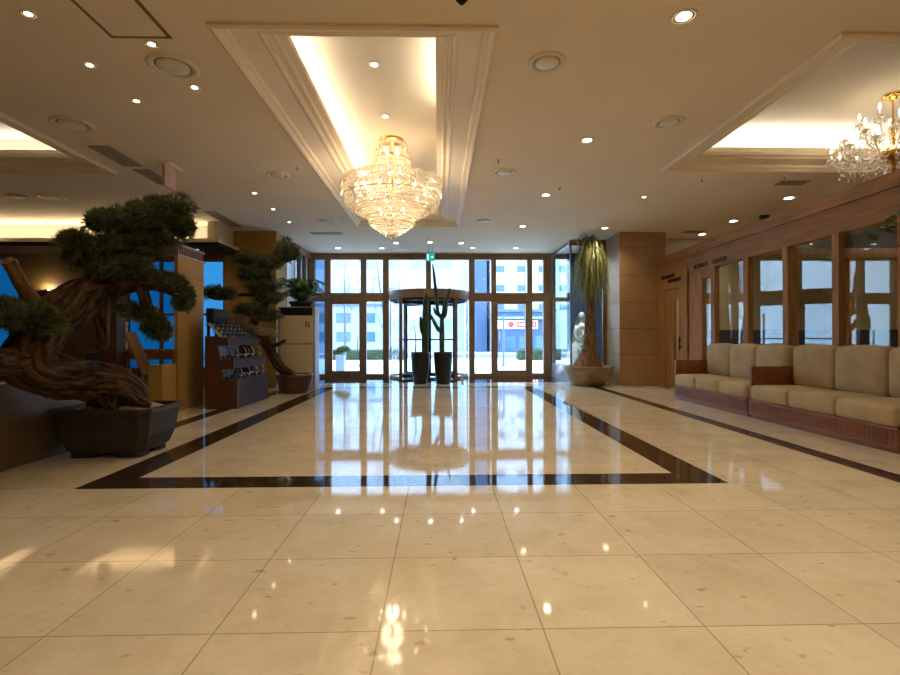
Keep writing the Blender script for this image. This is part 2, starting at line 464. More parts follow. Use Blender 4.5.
# lit cove over the lounge: slab with lamps hidden on it, white wall behind
struct(MB().box(XL, -5.05, 11.32, 12.5, 3.45, 3.53).build('ceiling_lounge', 'ceiling'))
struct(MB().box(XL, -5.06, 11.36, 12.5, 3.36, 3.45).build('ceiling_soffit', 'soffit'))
struct(MB().box(XL, -5.38, 11.98, 12.45, 3.53, CZ).build('wall_cove', 'ceiling_white'))
struct(MB().box(-5.38, -5.2, 11.50, 12.5, 3.53, CZ).build('wall_cove_end', 'ceiling'))

def joint_pillar(name, x0, x1, y0, y1, zs, m, side=None):
    core = struct(MB().box(x0+.012, x1-.012, y0+.012, y1-.012, 0, CZ).build(name, 'stone_joint'))
    p = MB(); lev = [0]+zs+[CZ]
    for a, b in zip(lev, lev[1:]): p.box(x0, x1, y0, y1, a+.006, b-.006)
    struct(p.build('cladding', m, core))
    return core
joint_pillar('wall_pillar_right', 4.65, 5.86, 12.5, 13.62, [.81, 1.48, 2.15, 2.85, 3.57], 'stone_panel')
joint_pillar('wall_pillar_left', -5.41, -4.12, 12.5, 13.3, [.95, 1.75, 2.55, 3.35], 'amber_panel')
# left side wall of the entrance: marble panel then glazing
struct(MB().box(-4.30, -4.10, 13.3, 14.0, 0, CZ).build('wall_entrance_left', 'marble_grey'))
g = struct(MB().box(-4.16, -4.148, 14.0, 15.8, .12, 3.8).build('window_3', 'glass_sidelight'))
f = MB().box(-4.22, -4.08, 14.0, 15.85, 3.78, CZ).box(-4.22, -4.08, 14.0, 15.85, 0, .12)
for y in (14.03, 14.62, 15.2, 15.8): f.box(-4.21, -4.09, y-.045, y+.045, .1, 3.8)
struct(f.build('window_frame', 'wood_frame', g))

# ---- the glazed front
YFc = 15.8
posts = [(-4.09, -3.98), (-3.66, -3.47), (-2.51, -2.33), (-1.80, -1.61), (.97, 1.15), (1.69, 1.85), (2.86, 3.02), (3.38, 3.70)]
f = MB()
for a, b in posts: f.box(a, b, YFc-.06, YFc+.10, 0, 3.92)
f.box(-.42, -.25, YFc-.055, YFc+.09, 2.72, 3.92)
f.box(-4.09, 3.70, YFc-.07, YFc+.11, 3.77, CZ)
for a, b in ((-4.0, -1.70), (1.05, 3.5)): f.box(a, b, YFc-.065, YFc+.105, 2.42, 2.70)
f.box(-1.7, 1.05, YFc-.05, YFc+.09, 2.70, 2.76)
for (a, b) in ((-3.98, -3.66), (-3.47, -2.51), (-2.33, -1.80), (1.15, 1.69), (1.85, 2.86), (3.02, 3.38)): f.box(a, b, YFc-.04, YFc+.08, 0, .10)
struct(f.build('wall_front', 'wood_frame'))
wn = 4
for z0, z1, sp in ((2.70, 3.77, [(-3.98,-3.66),(-3.47,-2.51),(-2.33,-1.80),(-1.61,-.42),(-.25,.97),(1.15,1.69),(1.85,2.86),(3.02,3.38)]),
                   (.10, 2.42, [(-3.98,-3.66),(-2.33,-1.80),(1.15,1.69),(3.02,3.38)])):
    for a, b in sp:
        struct(MB().box(a, b, YFc+.02, YFc+.032, z0, z1).build('window_%d' % wn, 'glass_sidelight' if a < -3.9 else 'glass_clear')); wn += 1
for i, (a, b, hx) in enumerate(((-3.47, -2.51, -2.60), (1.85, 2.86, 1.94))):
    d = struct(MB().box(a+.045, b-.045, YFc+.01, YFc+.025, .20, 2.34).build('door_%d' % (i+1), 'glass_clear'))
    r = MB().box(a, a+.05, YFc-.03, YFc+.06, .1, 2.42).box(b-.05, b, YFc-.03, YFc+.06, .1, 2.42).box(a, b, YFc-.028, YFc+.058, .1, .2).box(a, b, YFc-.028, YFc+.058, 2.34, 2.42)
    struct(r.build('door_frame', 'wood_frame', d))
    h = MB().tube([(hx, YFc-.10, .85), (hx, YFc-.10, 1.45)], .016, 8)
    for z in (.9, 1.4): h.tube([(hx, YFc-.10, z), (hx, YFc-.02, z)], .010, 8)
    struct(h.build('door_handle', 'chrome', d))

# ---- glass showroom beside the entrance
pl = MB().box(3.62, 3.86, 13.45, 15.72, 0, .42).box(3.86, 4.65, 13.45, 13.62, 0, .42)
struct(pl.build('trim_4', 'plinth_stone'))
struct(MB().box(3.86, 5.95, 13.62, 15.72, 0, .22).build('floor_showroom', 'plinth_stone'))
g = struct(MB().box(3.66, 3.672, 13.52, 15.72, .42, 3.86).build('window_30', 'glass_box'))
fr = MB().box(3.64, 3.70, 13.5, 15.74, 3.86, CZ).box(3.63, 3.69, 15.66, 15.73, .42, 3.9).box(3.64, 3.69, 13.50, 13.545, .42, 3.9)
struct(fr.build('window_frame', 'grey_metal', g))
g = struct(MB().box(3.69, 4.56, 13.512, 13.524, .42, 3.86).build('window_31', 'glass_box'))
fr = MB().box(3.69, 4.65, 13.49, 13.55, 3.80, CZ).box(4.55, 4.65, 13.48, 13.56, 0, CZ).box(3.69, 4.56, 13.495, 13.54, .40, .46)
struct(fr.build('window_frame', 'wood_frame', g))
g = struct(MB().box(3.74, 5.95, 15.80, 15.812, .22, 3.9).build('window_32', 'glass_clear'))
fr = MB()
for x in (3.74, 4.45): fr.box(x-.04, x+.04, 15.76, 15.86, .2, 3.9)
fr.box(3.74, 5.95, 15.762, 15.858, 2.42, 2.56).box(3.74, 5.95, 15.762, 15.858, 3.8, CZ)
struct(fr.build('window_frame', 'wood_frame', g))
struct(MB().box(4.12, 5.95, 15.60, 15.70, .22, CZ).build('wall_showroom_back', 'facade_blue'))
struct(MB().box(5.95, 6.1, 13.62, 15.95, 0, CZ).build('wall_showroom', 'facade_grey'))
struct(MB().box(5.86, XR, 13.3, 13.5, 0, CZ).build('wall_side', 'wall_beige'))

# ---- glazed wooden partition of the business centre (its plane is x = 5.7)
PX = 5.7
pb = MB()
pb.box(PX-.03, PX+.14, 1.2, 12.5, 2.86, 3.22)                       # header beam
pb.box(PX-.055, PX+.12, 1.2, 10.95, 2.695, 2.87)
struct(pb.build('wall_partition', 'wood_rail'))
cap = MB()
for a, b in ((1.2, 4.1), (4.105, 7.0), (7.005, 9.9), (9.905, 12.5)): cap.box(PX-.07, PX+.18, a, b, 3.08, 3.27)
struct(cap.build('trim_5', 'wood_rail'))
mull = [(9.90, 10.05), (8.83, 8.96), (7.80, 7.92), (6.79, 6.91), (5.78, 5.90), (4.77, 4.89), (3.76, 3.88), (2.75, 2.87), (1.2, 1.5)]
ms = MB()
for a, b in mull: ms.box(PX-.05, PX+.05, a, b, 0, 2.70)
ms.box(PX-.04, PX+.05, 1.2, 9.95, 0, .62)
struct(ms.build('trim_6', 'wood'))
ds = MB().box(PX-.02, PX+.13, 10.44, 11.0, 0, 2.86).box(PX-.06, PX+.16, 11.0, 11.28, 0, 2.86).box(PX-.02, PX+.13, 11.28, 12.5, 2.42, 2.86).box(PX-.02, PX+.13, 12.18, 12.5, 0, 2.42)
ds.box(PX-.015, PX+.13, 10.05, 10.44, 2.50, 2.694).box(PX-.02, PX+.13, 10.05, 10.44, 0, .3)
struct(ds.build('trim_7', 'wood'))
ends = sorted([e for m_ in mull for e in m_])
wn = 40
for y0, y1 in [(mull[k+1][1], mull[k][0]) for k in range(len(mull)-1)]:
    struct(MB().box(PX+.03, PX+.042, y0, y1, .62, 2.70).build('window_%d' % wn, 'glass_partition')); wn += 1
struct(MB().box(PX+.03, PX+.042, 10.05, 10.44, .30, 2.50).build('window_%d' % wn, 'glass_partition'))
# timber door with a tall glass light
d = struct(MB().box(PX, PX+.05, 11.28, 11.50, .02, 2.40).box(PX, PX+.05, 11.74, 12.18, .02, 2.40).box(PX, PX+.05, 11.5, 11.74, .02, .46).box(PX, PX+.05, 11.5, 11.74, 2.16, 2.40).build('door_3', 'wood'))
struct(MB().box(PX+.02, PX+.03, 11.5, 11.74, .46, 2.16).build('door_pane', 'glass_partition', d))
struct(MB().box(PX-.05, PX-.03, 11.38, 11.42, .95, 1.25).box(PX-.04, PX, 11.39, 11.41, 1.0, 1.03).box(PX-.04, PX, 11.39, 11.41, 1.18, 1.21).build('door_handle', 'black_metal', d))
# inside the business centre: beige walls, an inner timber screen
struct(MB().box(PX+.14, XR, 1.0, 1.2, 0, CZ).build('wall_business_back', 'wall_beige'))
scr = MB().box(PX+.15, 10.6, 9.45, 9.60, 2.80, 2.98)
for x in (7.0, 8.15, 9.3, 10.5): scr.box(x-.07, x+.07, 9.46, 9.59, 0, 2.8)
struct(scr.build('trim_8', 'wood'))
struct(MB().box(10.6, 10.7, 1.2, 13.3, 0, 3.3).build('wall_business', 'wall_beige'))

# ---- low wall beside the old bonsai, and the tall lit screen wall of the lounge
struct(MB().box(-4.22, -4.0, 1.5, 5.75, 0, .80).build('wall_low', 'low_wall'))
pw = struct(MB().box(-4.46, -4.40, 8.35, 9.25, 0, 2.64).build('wall_screen', 'amber_panel'))
lt = MB().box(-4.475, -4.385, 8.33, 9.27, 2.62, 2.66).box(-4.475, -4.385, 8.33, 9.27, 2.80, 2.84)
lt.grille(-4.42, -4.39, 8.34, 9.26, 2.66, 2.80, 11, 'y', .3).box(-4.45, -4.43, 8.36, 9.24, 2.66, 2.80)
struct(lt.build('cornice', 'wood_frame', pw))
struct(MB().box(-4.64, -4.42, 7.92, 8.34, 0, .80).build('wall_low_screen', 'amber_panel'))
struct(MB().box(-5.85, -5.58, 8.6, 8.85, 0, 2.4).build('wall_post', 'wood_red'))

# ------------------------------------------------------------------ ceiling fittings
WARM = (1.0, .82, .58); COOL = (.88, .92, 1.0)
def make_downlight(r, m, energy, col, label, loc, cat='downlight', group='recessed ceiling downlights', angle=2.3, name='recessed_downlight', q=.74):
    t = empty(name, loc, label, cat, group)
    x, y, z = loc
    MB().lathe([(r*1.30, 0), (r*1.30, -.006), (r*1.15, -.012), (r, -.008), (r, .004), (r*1.30, .004)], loc, 20, cap=False).build('trim_ring', 'vent_cream', t)
    MB().lathe([(r*q, -.003), (r*.99, -.005), (r*.99, .003), (r*q, .003)], loc, 18, cap=False).build('reflector', 'reflector', t)
    MB().lathe([(.001, -.004), (r*q, -.004), (r*q, .006), (.001, .006)], loc, 18, cap=False).build('lamp', m, t)
    if energy:
        light('downlight_beam', 'SPOT', (x, y, z-.03), energy, col, t, spot_size=angle, spot_blend=.9, shadow_soft_size=r*.7)
    return t
big = make_downlight(.085, 'lamp_warm', 62, WARM, 'largest bright round downlight, top right of the ceiling before the chandelier tray', (2.10, 4.13, CZ))
def dl(proto, loc, label):
    c = copy_tree(proto); c.location = loc; c['label'] = label; return c
dl(big, (2.06, 6.73, CZ), 'round downlight in the right ceiling row, second behind the largest one')
dl(big, (2.05, 9.31, CZ), 'round downlight in the right ceiling row, third behind the largest one')
dl(big, (2.05, 11.9, CZ), 'round downlight in the right ceiling row, farthest one before the entrance')
small = make_downlight(.046, 'lamp_warm', 8, WARM, 'small downlight at top left corner of the ceiling beside the access panel', (-3.46, 4.20, CZ), q=.66)
dl(small, (-2.67, 4.61, CZ), 'small downlight just behind the access panel, beside the round diffuser')
dl(small, (-3.49, 4.97, CZ), 'small downlight left of the large round diffuser near the access panel')
dl(small, (-3.48, 5.71, CZ), 'small downlight in the left ceiling row above the large bonsai, left of the diffuser')
dl(small, (-2.66, 5.39, CZ), 'small downlight just behind the large round diffuser near the access panel')
dl(small, (-3.46, 9.26, CZ), 'small left ceiling downlight, nearest of three before the left pillar')
dl(small, (-3.49, 10.39, CZ), 'small left ceiling downlight, middle of three before the left pillar')
dl(small, (-3.50, 11.53, CZ), 'small left ceiling downlight, last of three before the left pillar')
dl(small, (3.99, 9.41, CZ), 'small bright downlight behind the right ceiling tray, left of the timber partition')
cool = make_downlight(.10, 'lamp_cool', 60, (1, .86, .68), 'white downlight over the business centre, nearest of three', (6.87, 9.44, CZ))
dl(cool, (6.9, 11.3, CZ), 'white downlight over the business centre, middle one of three')
dl(cool, (8.7, 8.2, CZ), 'added white downlight over the business centre, out of view, brightening the room')  # extra lamp out of view, added to brighten the room behind the panes
dl(cool, (6.95, 12.75, CZ), 'white downlight over the business centre, farthest of three beside the stone pillar')
ent = make_downlight(.085, 'lamp_cool', 3.5, (1, .94, .85), 'pale downlight by the entrance, far left one above the left swing door', (-3.03, 14.78, CZ))
dl(ent, (-1.71, 14.77, CZ), 'pale downlight by the entrance, left of the revolving door drum')
dl(ent, (-1.22, 14.0, CZ), 'pale downlight by the entrance, forward one left of the revolving door')
dl(ent, (-.25, 13.9, CZ), 'pale downlight by the entrance, straight above the cactus pots')
dl(ent, (.64, 13.98, CZ), 'pale downlight by the entrance, forward one right of the cactuses')
dl(ent, (1.02, 14.7, CZ), 'pale downlight by the entrance, right of the revolving door drum')
dl(ent, (2.33, 14.73, CZ), 'pale downlight by the entrance above the right swing door')
make_downlight(.085, 'lamp_cool', 260, (.9, 1, .95), 'pale downlight inside the glass showroom above the white dress', (4.0, 13.85, CZ))
dl(big, (4.12, 12.05, CZ), 'downlight above the ponytail palm, close to the pillar')
tray = make_downlight(.055, 'lamp_warm', 22, WARM, 'small downlight in the white coffer tray, nearer one', (-.76, 5.81, CZ+TR-.005))
dl(tray, (-.78, 7.16, CZ+TR-.005), 'small downlight in the white coffer tray, just before the chandelier')
dl(small, (-5.75, 11.75, 3.355), 'small downlight under the lit cove slab by the left pillar')
dl(small, (-10.1, 11.2, CZ), 'small downlight at the left edge over the lit cove')
for x, y in ((2.08, 1.6), (2.08, -1), (-1.2, -1), (-.7, 2.2), (.7, 3.0), (.7, 0.2), (4.4, 2.2)):   # unseen lamps added as fill light over the near hall
    dl(big, (x, y, CZ), 'added unseen warm downlight giving fill light over the near hall')

def make_diffuser(R, label, loc, grp='round ceiling air diffusers'):
    t = empty('ceiling_diffuser', loc, label, 'air diffuser', grp)
    MB().lathe([(R, .004), (R, -.004), (R*.90, -.022), (R*.78, -.016), (R*.70, -.002), (R*.70, .004)], loc, 32, cap=False).build('outer_ring', 'vent_cream', t)
    MB().lathe([(R*.70, .002), (R*.70, -.003), (R*.60, -.003), (R*.60, .002)], loc, 32, cap=False).build('air_gap', 'vent_brown', t)
    MB().lathe([(R*.62, .002), (R*.62, -.012), (R*.56, -.022), (R*.05, -.022), (.001, -.022)], loc, 32, cap=False).build('centre_disc', 'vent_cream', t)
    return t
dA = make_diffuser(.245, 'largest round air diffuser in the left ceiling beside small downlights', (-2.67, 4.98, CZ))
dB = make_diffuser(.19, 'round cream diffuser right of the central tray, nearest one at the top', (1.08, 4.84, CZ))
dl(dA, (-4.67, 6.34, CZ), 'round diffuser far left, next to the left ceiling tray corner')
dl(dB, (2.93, 6.15, CZ), 'round diffuser nearest the corner of the right ceiling tray')
dl(dB, (1.08, 8.04, CZ), 'round diffuser right of the crystal chandelier, white rimmed')
dl(dB, (-2.69, 8.24, CZ), 'round diffuser left of the central tray, middle of the left side')
dl(dB, (-2.62, 11.42, CZ), 'round diffuser far on the left, before the entrance ceiling')
dl(dB, (1.06, 11.37, CZ), 'round diffuser far on the right of the tray, before the entrance')
dl(dA, (-7.45, 9.57, CZ), 'right one of two open ring fittings over the left lounge')
dl(dB, (-8.05, 9.55, CZ), 'left one of two open ring fittings over the left lounge')

# square access panel with a dark joint
t = empty('ceiling_access_panel', (-2.7, 3.98, CZ), 'square ceiling access panel with dark joint at the top left', 'access panel')
m = MB(); x0, x1, y0, y1 = -2.98, -2.43, 3.45, 4.52
for a in ((x0, x0+.035, y0, y1), (x1-.035, x1, y0, y1), (x0, x1, y0, y0+.035), (x0, x1, y1-.035, y1)): m.box(*a, CZ-.004, CZ)
m.build('panel_joint', 'panel_joint', t)
MB().box(x0+.035, x1-.035, y0+.035, y1-.035, CZ-.006, CZ).build('panel_board', 'ceiling', t)

def make_vent(label, x0, x1, y0, y1, n, m='vent_brown'):
    t = empty('ceiling_vent', ((x0+x1)/2, (y0+y1)/2, CZ), label, 'ceiling vent', 'slotted ceiling vents')
    f = MB().box(x0, x0+.03, y0, y1, CZ-.012, CZ+.005).box(x1-.03, x1, y0, y1, CZ-.012, CZ+.005).box(x0, x1, y0, y0+.03, CZ-.0115, CZ+.005).box(x0, x1, y1-.03, y1, CZ-.0115, CZ+.005)
    f.build('vent_frame', m, t)
    MB().grille(x0+.03, x1-.03, y0+.03, y1-.03, CZ-.008, CZ+.004, n, 'x', .6).build('vent_grille', m, t)
    MB().box(x0+.02, x1-.02, y0+.02, y1-.02, CZ-.003, CZ+.003).build('vent_backing', 'panel_joint', t)
make_vent('brown slotted vent in the left ceiling beyond the left tray corner', -4.98, -4.68, 7.05, 7.85, 5)
make_vent('pale tipped slotted vent just behind the brown one, before the hanging sign', -4.94, -4.66, 8.0, 8.75, 5)
make_vent('slotted vent over the lit cove, before the left pillar', -5.05, -4.78, 10.6, 12.0, 4)
make_vent('slotted vent right of the round diffuser, left of the entrance ceiling', -3.3, -2.5, 12.6, 12.85, 8)
make_vent('small dark vent in the ceiling over the business centre', 6.0, 6.5, 8.4, 8.62, 5)
make_vent('small dark vent beside the stone pillar over the business centre', 6.3, 6.8, 12.3, 12.6, 5)

def small_fit(name, loc, label, cat, r, drop, m='vent_brown', grp=None):
    t = empty(name, loc, label, cat, grp)
    MB().lathe([(r, .004), (r, -.008), (r*.6, -.012), (.001, -.012)], loc, 14, cap=False).build('escutcheon', 'vent_cream', t)
    MB().lathe([(r*.3, -.008), (r*.3, -drop), (r*.55, -drop-.004), (r*.55, -drop-.01), (.001, -drop-.012)], loc, 12, cap=False).build('nozzle', m, t)
    return t
sp = small_fit('ceiling_sprinkler', (-2.25, 7.85, CZ), 'tiny fire sprinkler left of the central tray, near the round diffuser', 'sprinkler', .035, .035, 'grey_metal', 'ceiling fire sprinklers')
for x, y, lb in ((.92, 7.5, 'tiny fire sprinkler right of the central tray by the white rimmed diffuser'), (2.2, 8.85, 'tiny fire sprinkler beside the third round downlight of the right row'),
              (4.55, 8.35, 'tiny fire sprinkler just beyond the far edge of the right tray'), (5.9, 8.2, 'tiny fire sprinkler beside the small dark vent over the business centre'),
              (-2.15, 11.1, 'tiny fire sprinkler beside the farthest left diffuser'), (-.3, 13.2, 'tiny dark fire sprinkler over the entrance before the green sign')):
    dl(sp, (x, y, CZ), lb)
# black dome camera at the top edge of the picture
t = empty('ceiling_camera', (.19, 3.93, CZ), 'small black dome security camera on the ceiling at the top', 'security camera')
MB().lathe([(.05, .003), (.05, -.02), (.042, -.028), (.001, -.028)], (.19, 3.93, CZ), 16, cap=False).build('housing', 'black', t)
MB().ball((.19, 3.93, CZ-.03), .034, .034, .03, 14, 8).build('dome', 'black', t)
# small black projector-like spotlight on the partition's top
t = empty('track_spotlight', (PX-.01, 8.42, 3.27), 'small black spotlight sitting on top of the timber partition', 'spotlight')
MB().box(PX-.05, PX+.03, 8.38, 8.46, 3.27, 3.285).box(PX-.02, PX, 8.41, 8.43, 3.28, 3.33).build('bracket', 'black', t)
MB().tube([(PX+.06, 8.42, 3.34), (PX-.09, 8.40, 3.32)], [.03, .036], 12).build('lamp_head', 'black', t)

# signs
t = empty('hanging_sign', (-4.24, 7.8, CZ), 'pinkish blank sign panel hanging edge-on from the left ceiling', 'sign')
MB().box(-4.33, -4.15, 7.62, 8.02, CZ-.03, CZ+.003).build('mount', 'vent_cream', t)
MB().box(-4.275, -4.235, 7.66, 7.98, CZ-.36, CZ-.03).build('sign_board', 'sign_pink', t)
t = empty('exit_sign', (-.25, 14.35, CZ), 'small green emergency exit sign hanging above the revolving door', 'exit sign')
MB().tube([(-.30, 14.35, CZ+.003), (-.30, 14.35, 3.73)], .008, 6).tube([(-.19, 14.35, CZ+.003), (-.19, 14.35, 3.73)], .008, 6).build('hanger', 'grey_metal', t)
b = MB().box(-.37, -.12, 14.33, 14.37, 3.50, 3.73).build('light_box', 'exit_green', t)
pm = MB().box(-.34, -.30, 14.324, 14.332, 3.54, 3.69).box(-.22, -.16, 14.324, 14.332, 3.60, 3.63)                     # doorway of the pictogram with a running figure and arrow
pm.build('pictogram', 'exit_white', b)
t = empty('header_sign', (PX-.06, 10.1, 2.78), 'dark raised lettering BUSINESS CENTER on the timber header above the glass', 'sign')
for wd, y in (('BUSINESS', 10.42), ('CENTER', 9.72)):
    o = text_mesh('lettering', wd, .135, 'letter_dark', (0, y-10.1, 0), (PI/2, 0, -PI/2)); o.parent = t
for nm, y0, y1, z, lb in (('upper', 11.65, 12.35, 2.70, 'upper line of small dark lettering above the timber door'), ('lower', 11.35, 12.0, 2.58, 'lower line of small dark lettering above the timber door')):
    m = MB(); n = 8; rr = random.Random(3)
    for k in range(n):
        y = y0+(y1-y0)*k/n; w = (y1-y0)/n
        m.box(PX-.035, PX-.015, y+.01, y+.024, z, z+.085).box(PX-.035, PX-.015, y+w*.55, y+w*.55+.014, z, z+.085)
        m.box(PX-.034, PX-.016, y+.01, y+w*.55+.01, z+rr.choice((.0, .035, .07)), z+rr.choice((.0, .035, .07))+.014) if False else m.box(PX-.034, PX-.016, y+.01, y+w*.55+.012, z+(.036 if k % 2 else .071), z+(.050 if k % 2 else .085))
    tag(m.build('door_lettering', 'letter_dark', None, (PX-.025, (y0+y1)/2, z)), lb, 'lettering')

# ------------------------------------------------------------------ chandeliers
def bead(m, p, r, h, n=4, ph=0.0):
    vs = [(p[0], p[1], p[2]+h)]+[(p[0]+r*math.cos(ph+2*PI*k/n), p[1]+r*math.sin(ph+2*PI*k/n), p[2]) for k in range(n)]+[(p[0], p[1], p[2]-h)]
    m.add(vs, [(0, 1+k, 1+(k+1) % n) for k in range(n)]+[(n+1, 1+(k+1) % n, 1+k) for k in range(n)])
def ring(m, c, r, z, t=.012, n=40):
    pr = [(r-t, z), (r, z+t), (r+t, z), (r, z-t), (r-t, z)]
    m.lathe(pr, (c[0], c[1], 0), n, cap=False)
C0 = (-.765, 8.02)
t = empty('crystal_chandelier', (C0[0], C0[1], CZ+TR), 'large glowing tiered crystal chandelier in the central ceiling tray', 'chandelier')
m = MB().lathe([(.20, CZ+TR+.002), (.20, CZ+TR-.03), (.12, CZ+TR-.05), (.05, CZ+TR-.06), (.05, 4.34), (.001, 4.34)], (*C0, 0), 24, cap=False)
m.build('canopy', 'gold', t)
m = MB()
for r, z in ((.23, 4.42), (.29, 4.12), (.42, 3.82), (.79, 3.78), (.80, 3.50), (.62, 3.32), (.37, 3.20), (.36, 3.08)): ring(m, C0, r, z, .006)
m.tube([(*C0, 4.42), (*C0, 2.92)], .02, 8)
for k in range(8):
    a = PI*k/4; c, s_ = math.cos(a), math.sin(a)
    m.tube([(C0[0]+.02*c, C0[1]+.02*s_, 3.62), (C0[0]+.79*c, C0[1]+.79*s_, 3.78)], .008, 5)
    m.tube([(C0[0]+.42*c, C0[1]+.42*s_, 3.82), (C0[0]+.29*c, C0[1]+.29*s_, 4.12), (C0[0]+.23*c, C0[1]+.23*s_, 4.42)], .006, 5)
    m.tube([(C0[0]+.80*c, C0[1]+.80*s_, 3.5), (C0[0]+.62*c, C0[1]+.62*s_, 3.32), (C0[0]+.37*c, C0[1]+.37*s_, 3.2)], .006, 5)
m.build('frame', 'gold', t)
def strings(name, segs, n, bh, br, kind_lbl=None, twist=0.0):
    """strings of cut-glass beads between successive (radius, height) points, n strings round the ring"""
    m = MB()
    for k in range(n):
        a = 2*PI*k/n
        for (r0, z0), (r1, z1) in zip(segs, segs[1:]):
            L = math.hypot(r1-r0, z1-z0); q = max(1, int(L/(bh*2.0)))
            for j in range(q):
                f_ = (j+.5)/q; r = r0+(r1-r0)*f_; z = z0+(z1-z0)*f_
                bead(m, (C0[0]+r*math.cos(a), C0[1]+r*math.sin(a), z), br, bh, 4, a)
    o = m.build(name, 'crystal', t); o['kind'] = 'stuff'; return o
strings('crystal_crown', [(.25, 4.43), (.22, 4.30), (.29, 4.16)], 60, .035, .020)
strings('upper_tier', [(.29, 4.13), (.31, 3.98), (.42, 3.80)], 80, .03, .018)
strings('drum_prisms', [(.81, 3.80), (.815, 3.52)], 130, .068, .020)
strings('lower_basket', [(.79, 3.53), (.76, 3.42), (.62, 3.30), (.40, 3.19)], 120, .024, .020)
strings('inner_basket', [(.60, 3.74), (.58, 3.44), (.45, 3.30)], 80, .035, .018)
strings('lower_ring', [(.37, 3.21), (.365, 3.07)], 72, .033, .016)
strings('bottom_cone', [(.36, 3.08), (.22, 2.97), (.03, 2.87)], 64, .02, .014)
mm = MB(); bead(mm, (*C0, 2.86), .03, .035, 8); mm.build('finial', 'crystal', t)
for R, z, n in ((.55, 3.62, 12), (.22, 3.30, 6), (.16, 3.98, 5), (.12, 4.28, 4)):
    for k in range(n):
        a = 2*PI*(k+.5)/n
        MB().ball((C0[0]+R*math.cos(a), C0[1]+R*math.sin(a), z), .022, .022, .032, 8, 6).build('bulb', 'bulb', t)
for z, e, R in ((3.62, 34, .18), (3.25, 12, .1), (3.98, 9, .1)):
    light('chandelier_glow', 'POINT', (*C0, z), e, (1, .79, .53), t, shadow_soft_size=R)

C1 = (6.10, 6.42)
t = empty('arm_chandelier', (*C1, CZ+TR), 'gold armed crystal chandelier with candle bulbs in the right ceiling tray', 'chandelier')
MB().lathe([(.11, CZ+TR+.002), (.12, CZ+TR-.02), (.06, CZ+TR-.05), (.03, CZ+TR-.08), (.001, CZ+TR-.08)], (*C1, 0), 18, cap=False).build('canopy', 'gold', t)
MB().lathe([(.012, CZ+TR-.07), (.012, 4.14), (.03, 4.12), (.018, 4.06), (.05, 4.0), (.025, 3.94), (.022, 3.76), (.07, 3.72), (.17, 3.70), (.18, 3.66), (.10, 3.62), (.05, 3.55), (.02, 3.50), (.04, 3.46), (.001, 3.42)], (*C1, 0), 18, cap=False).build('stem', 'gold', t)
rr = random.Random(11); drops = MB()
def arm(a, R, z0, z1, dip):
    c, s_ = math.cos(a), math.sin(a)
    P = lambda r, z: (C1[0]+r*c, C1[1]+r*s_, z)
    o = MB().tube([P(.10, z0), P(R*.35, z0-dip), P(R*.65, z0-dip*1.2), P(R*.92, z0-dip*.5), P(R, z1-.05)], .010, 6).build('arm', 'crystal_clear', t)
    MB().lathe([(.008, z1-.06), (.045, z1-.035), (.055, z1-.015), (.012, z1-.02), (.012, z1+.06), (.001, z1+.06)], P(R, 0), 10, cap=False).build('candle_cup', 'crystal_clear', o)
    MB().lathe([(.006, z1+.06), (.016, z1+.085), (.012, z1+.11), (.002, z1+.14)], P(R, 0), 8, cap=False).build('bulb', 'bulb', o)
    for q in range(6):
        b = 2*PI*q/6; x, y, z = P(R, z1-.03)
        for j in range(2): bead(drops, (x+.055*math.cos(b), y+.055*math.sin(b), z-.025-.045*j), .012+.003*j, .02, 4, b)
    for f_ in (.3, .5, .7, .85):
        x, y, z = P(R*f_, z0-dip*1.1)
        for j in range(3): bead(drops, (x+rr.uniform(-.03, .03), y+rr.uniform(-.03, .03), z-.03-.05*j), .015, .023, 4)
    for j in range(9):                                       # swags up to the crown
        f_ = j/8; bead(drops, P(R*(1-f_)+.05*f_, z1-.02+(4.05-z1)*f_-math.sin(PI*f_)*.12), .011, .018, 4)
for k in range(14): arm(2*PI*k/14+.1, .66, 3.70, 3.78, .10)
for k in range(10): arm(2*PI*k/10+.3, .55, 3.76, 3.94, .05)
for k in range(7): arm(2*PI*k/7, .36, 3.96, 4.14, .05)
d = drops.build('crystal_drops', 'crystal_clear', t); d['kind'] = 'stuff'
light('chandelier_glow', 'POINT', (*C1, 3.80), 12, (1, .82, .6), t, shadow_soft_size=.25)

# cove lamps lying on the hidden ledges (tube lights, shining up into the trays)
def cove(x0, x1, y0, y1, z, e, col, rot=(PI, 0, 0)):
    light('cove_lamp', 'AREA', ((x0+x1)/2, (y0+y1)/2, z), e, col, None, shape='RECTANGLE', size=abs(x1-x0), size_y=abs(y1-y0)).rotation_euler = rot
cz = CZ+.225
cw = (1, .89, .70)
cove(-1.66, -1.60, 4.7, 11.4, cz, 50, cw)
cove(.12, .18, 5.0, 6.6, cz, 15, cw); cove(.12, .18, 9.9, 11.4, cz, 15, cw)

rw = (1, .95, .86)
cove(3.86, 3.92, 4.9, 7.5, cz, 3, (.70, .80, 1)); cove(3.9, 8.5, 7.62, 7.68, cz, 30, rw)
cove(-5.6, -5.54, 4.7, 7.8, cz, 8, rw); cove(-10.2, -5.5, 7.90, 7.96, cz, 16, rw)
cove(-11.9, -5.5, 11.62, 11.69, 3.56, 30, (1, .90, .70))

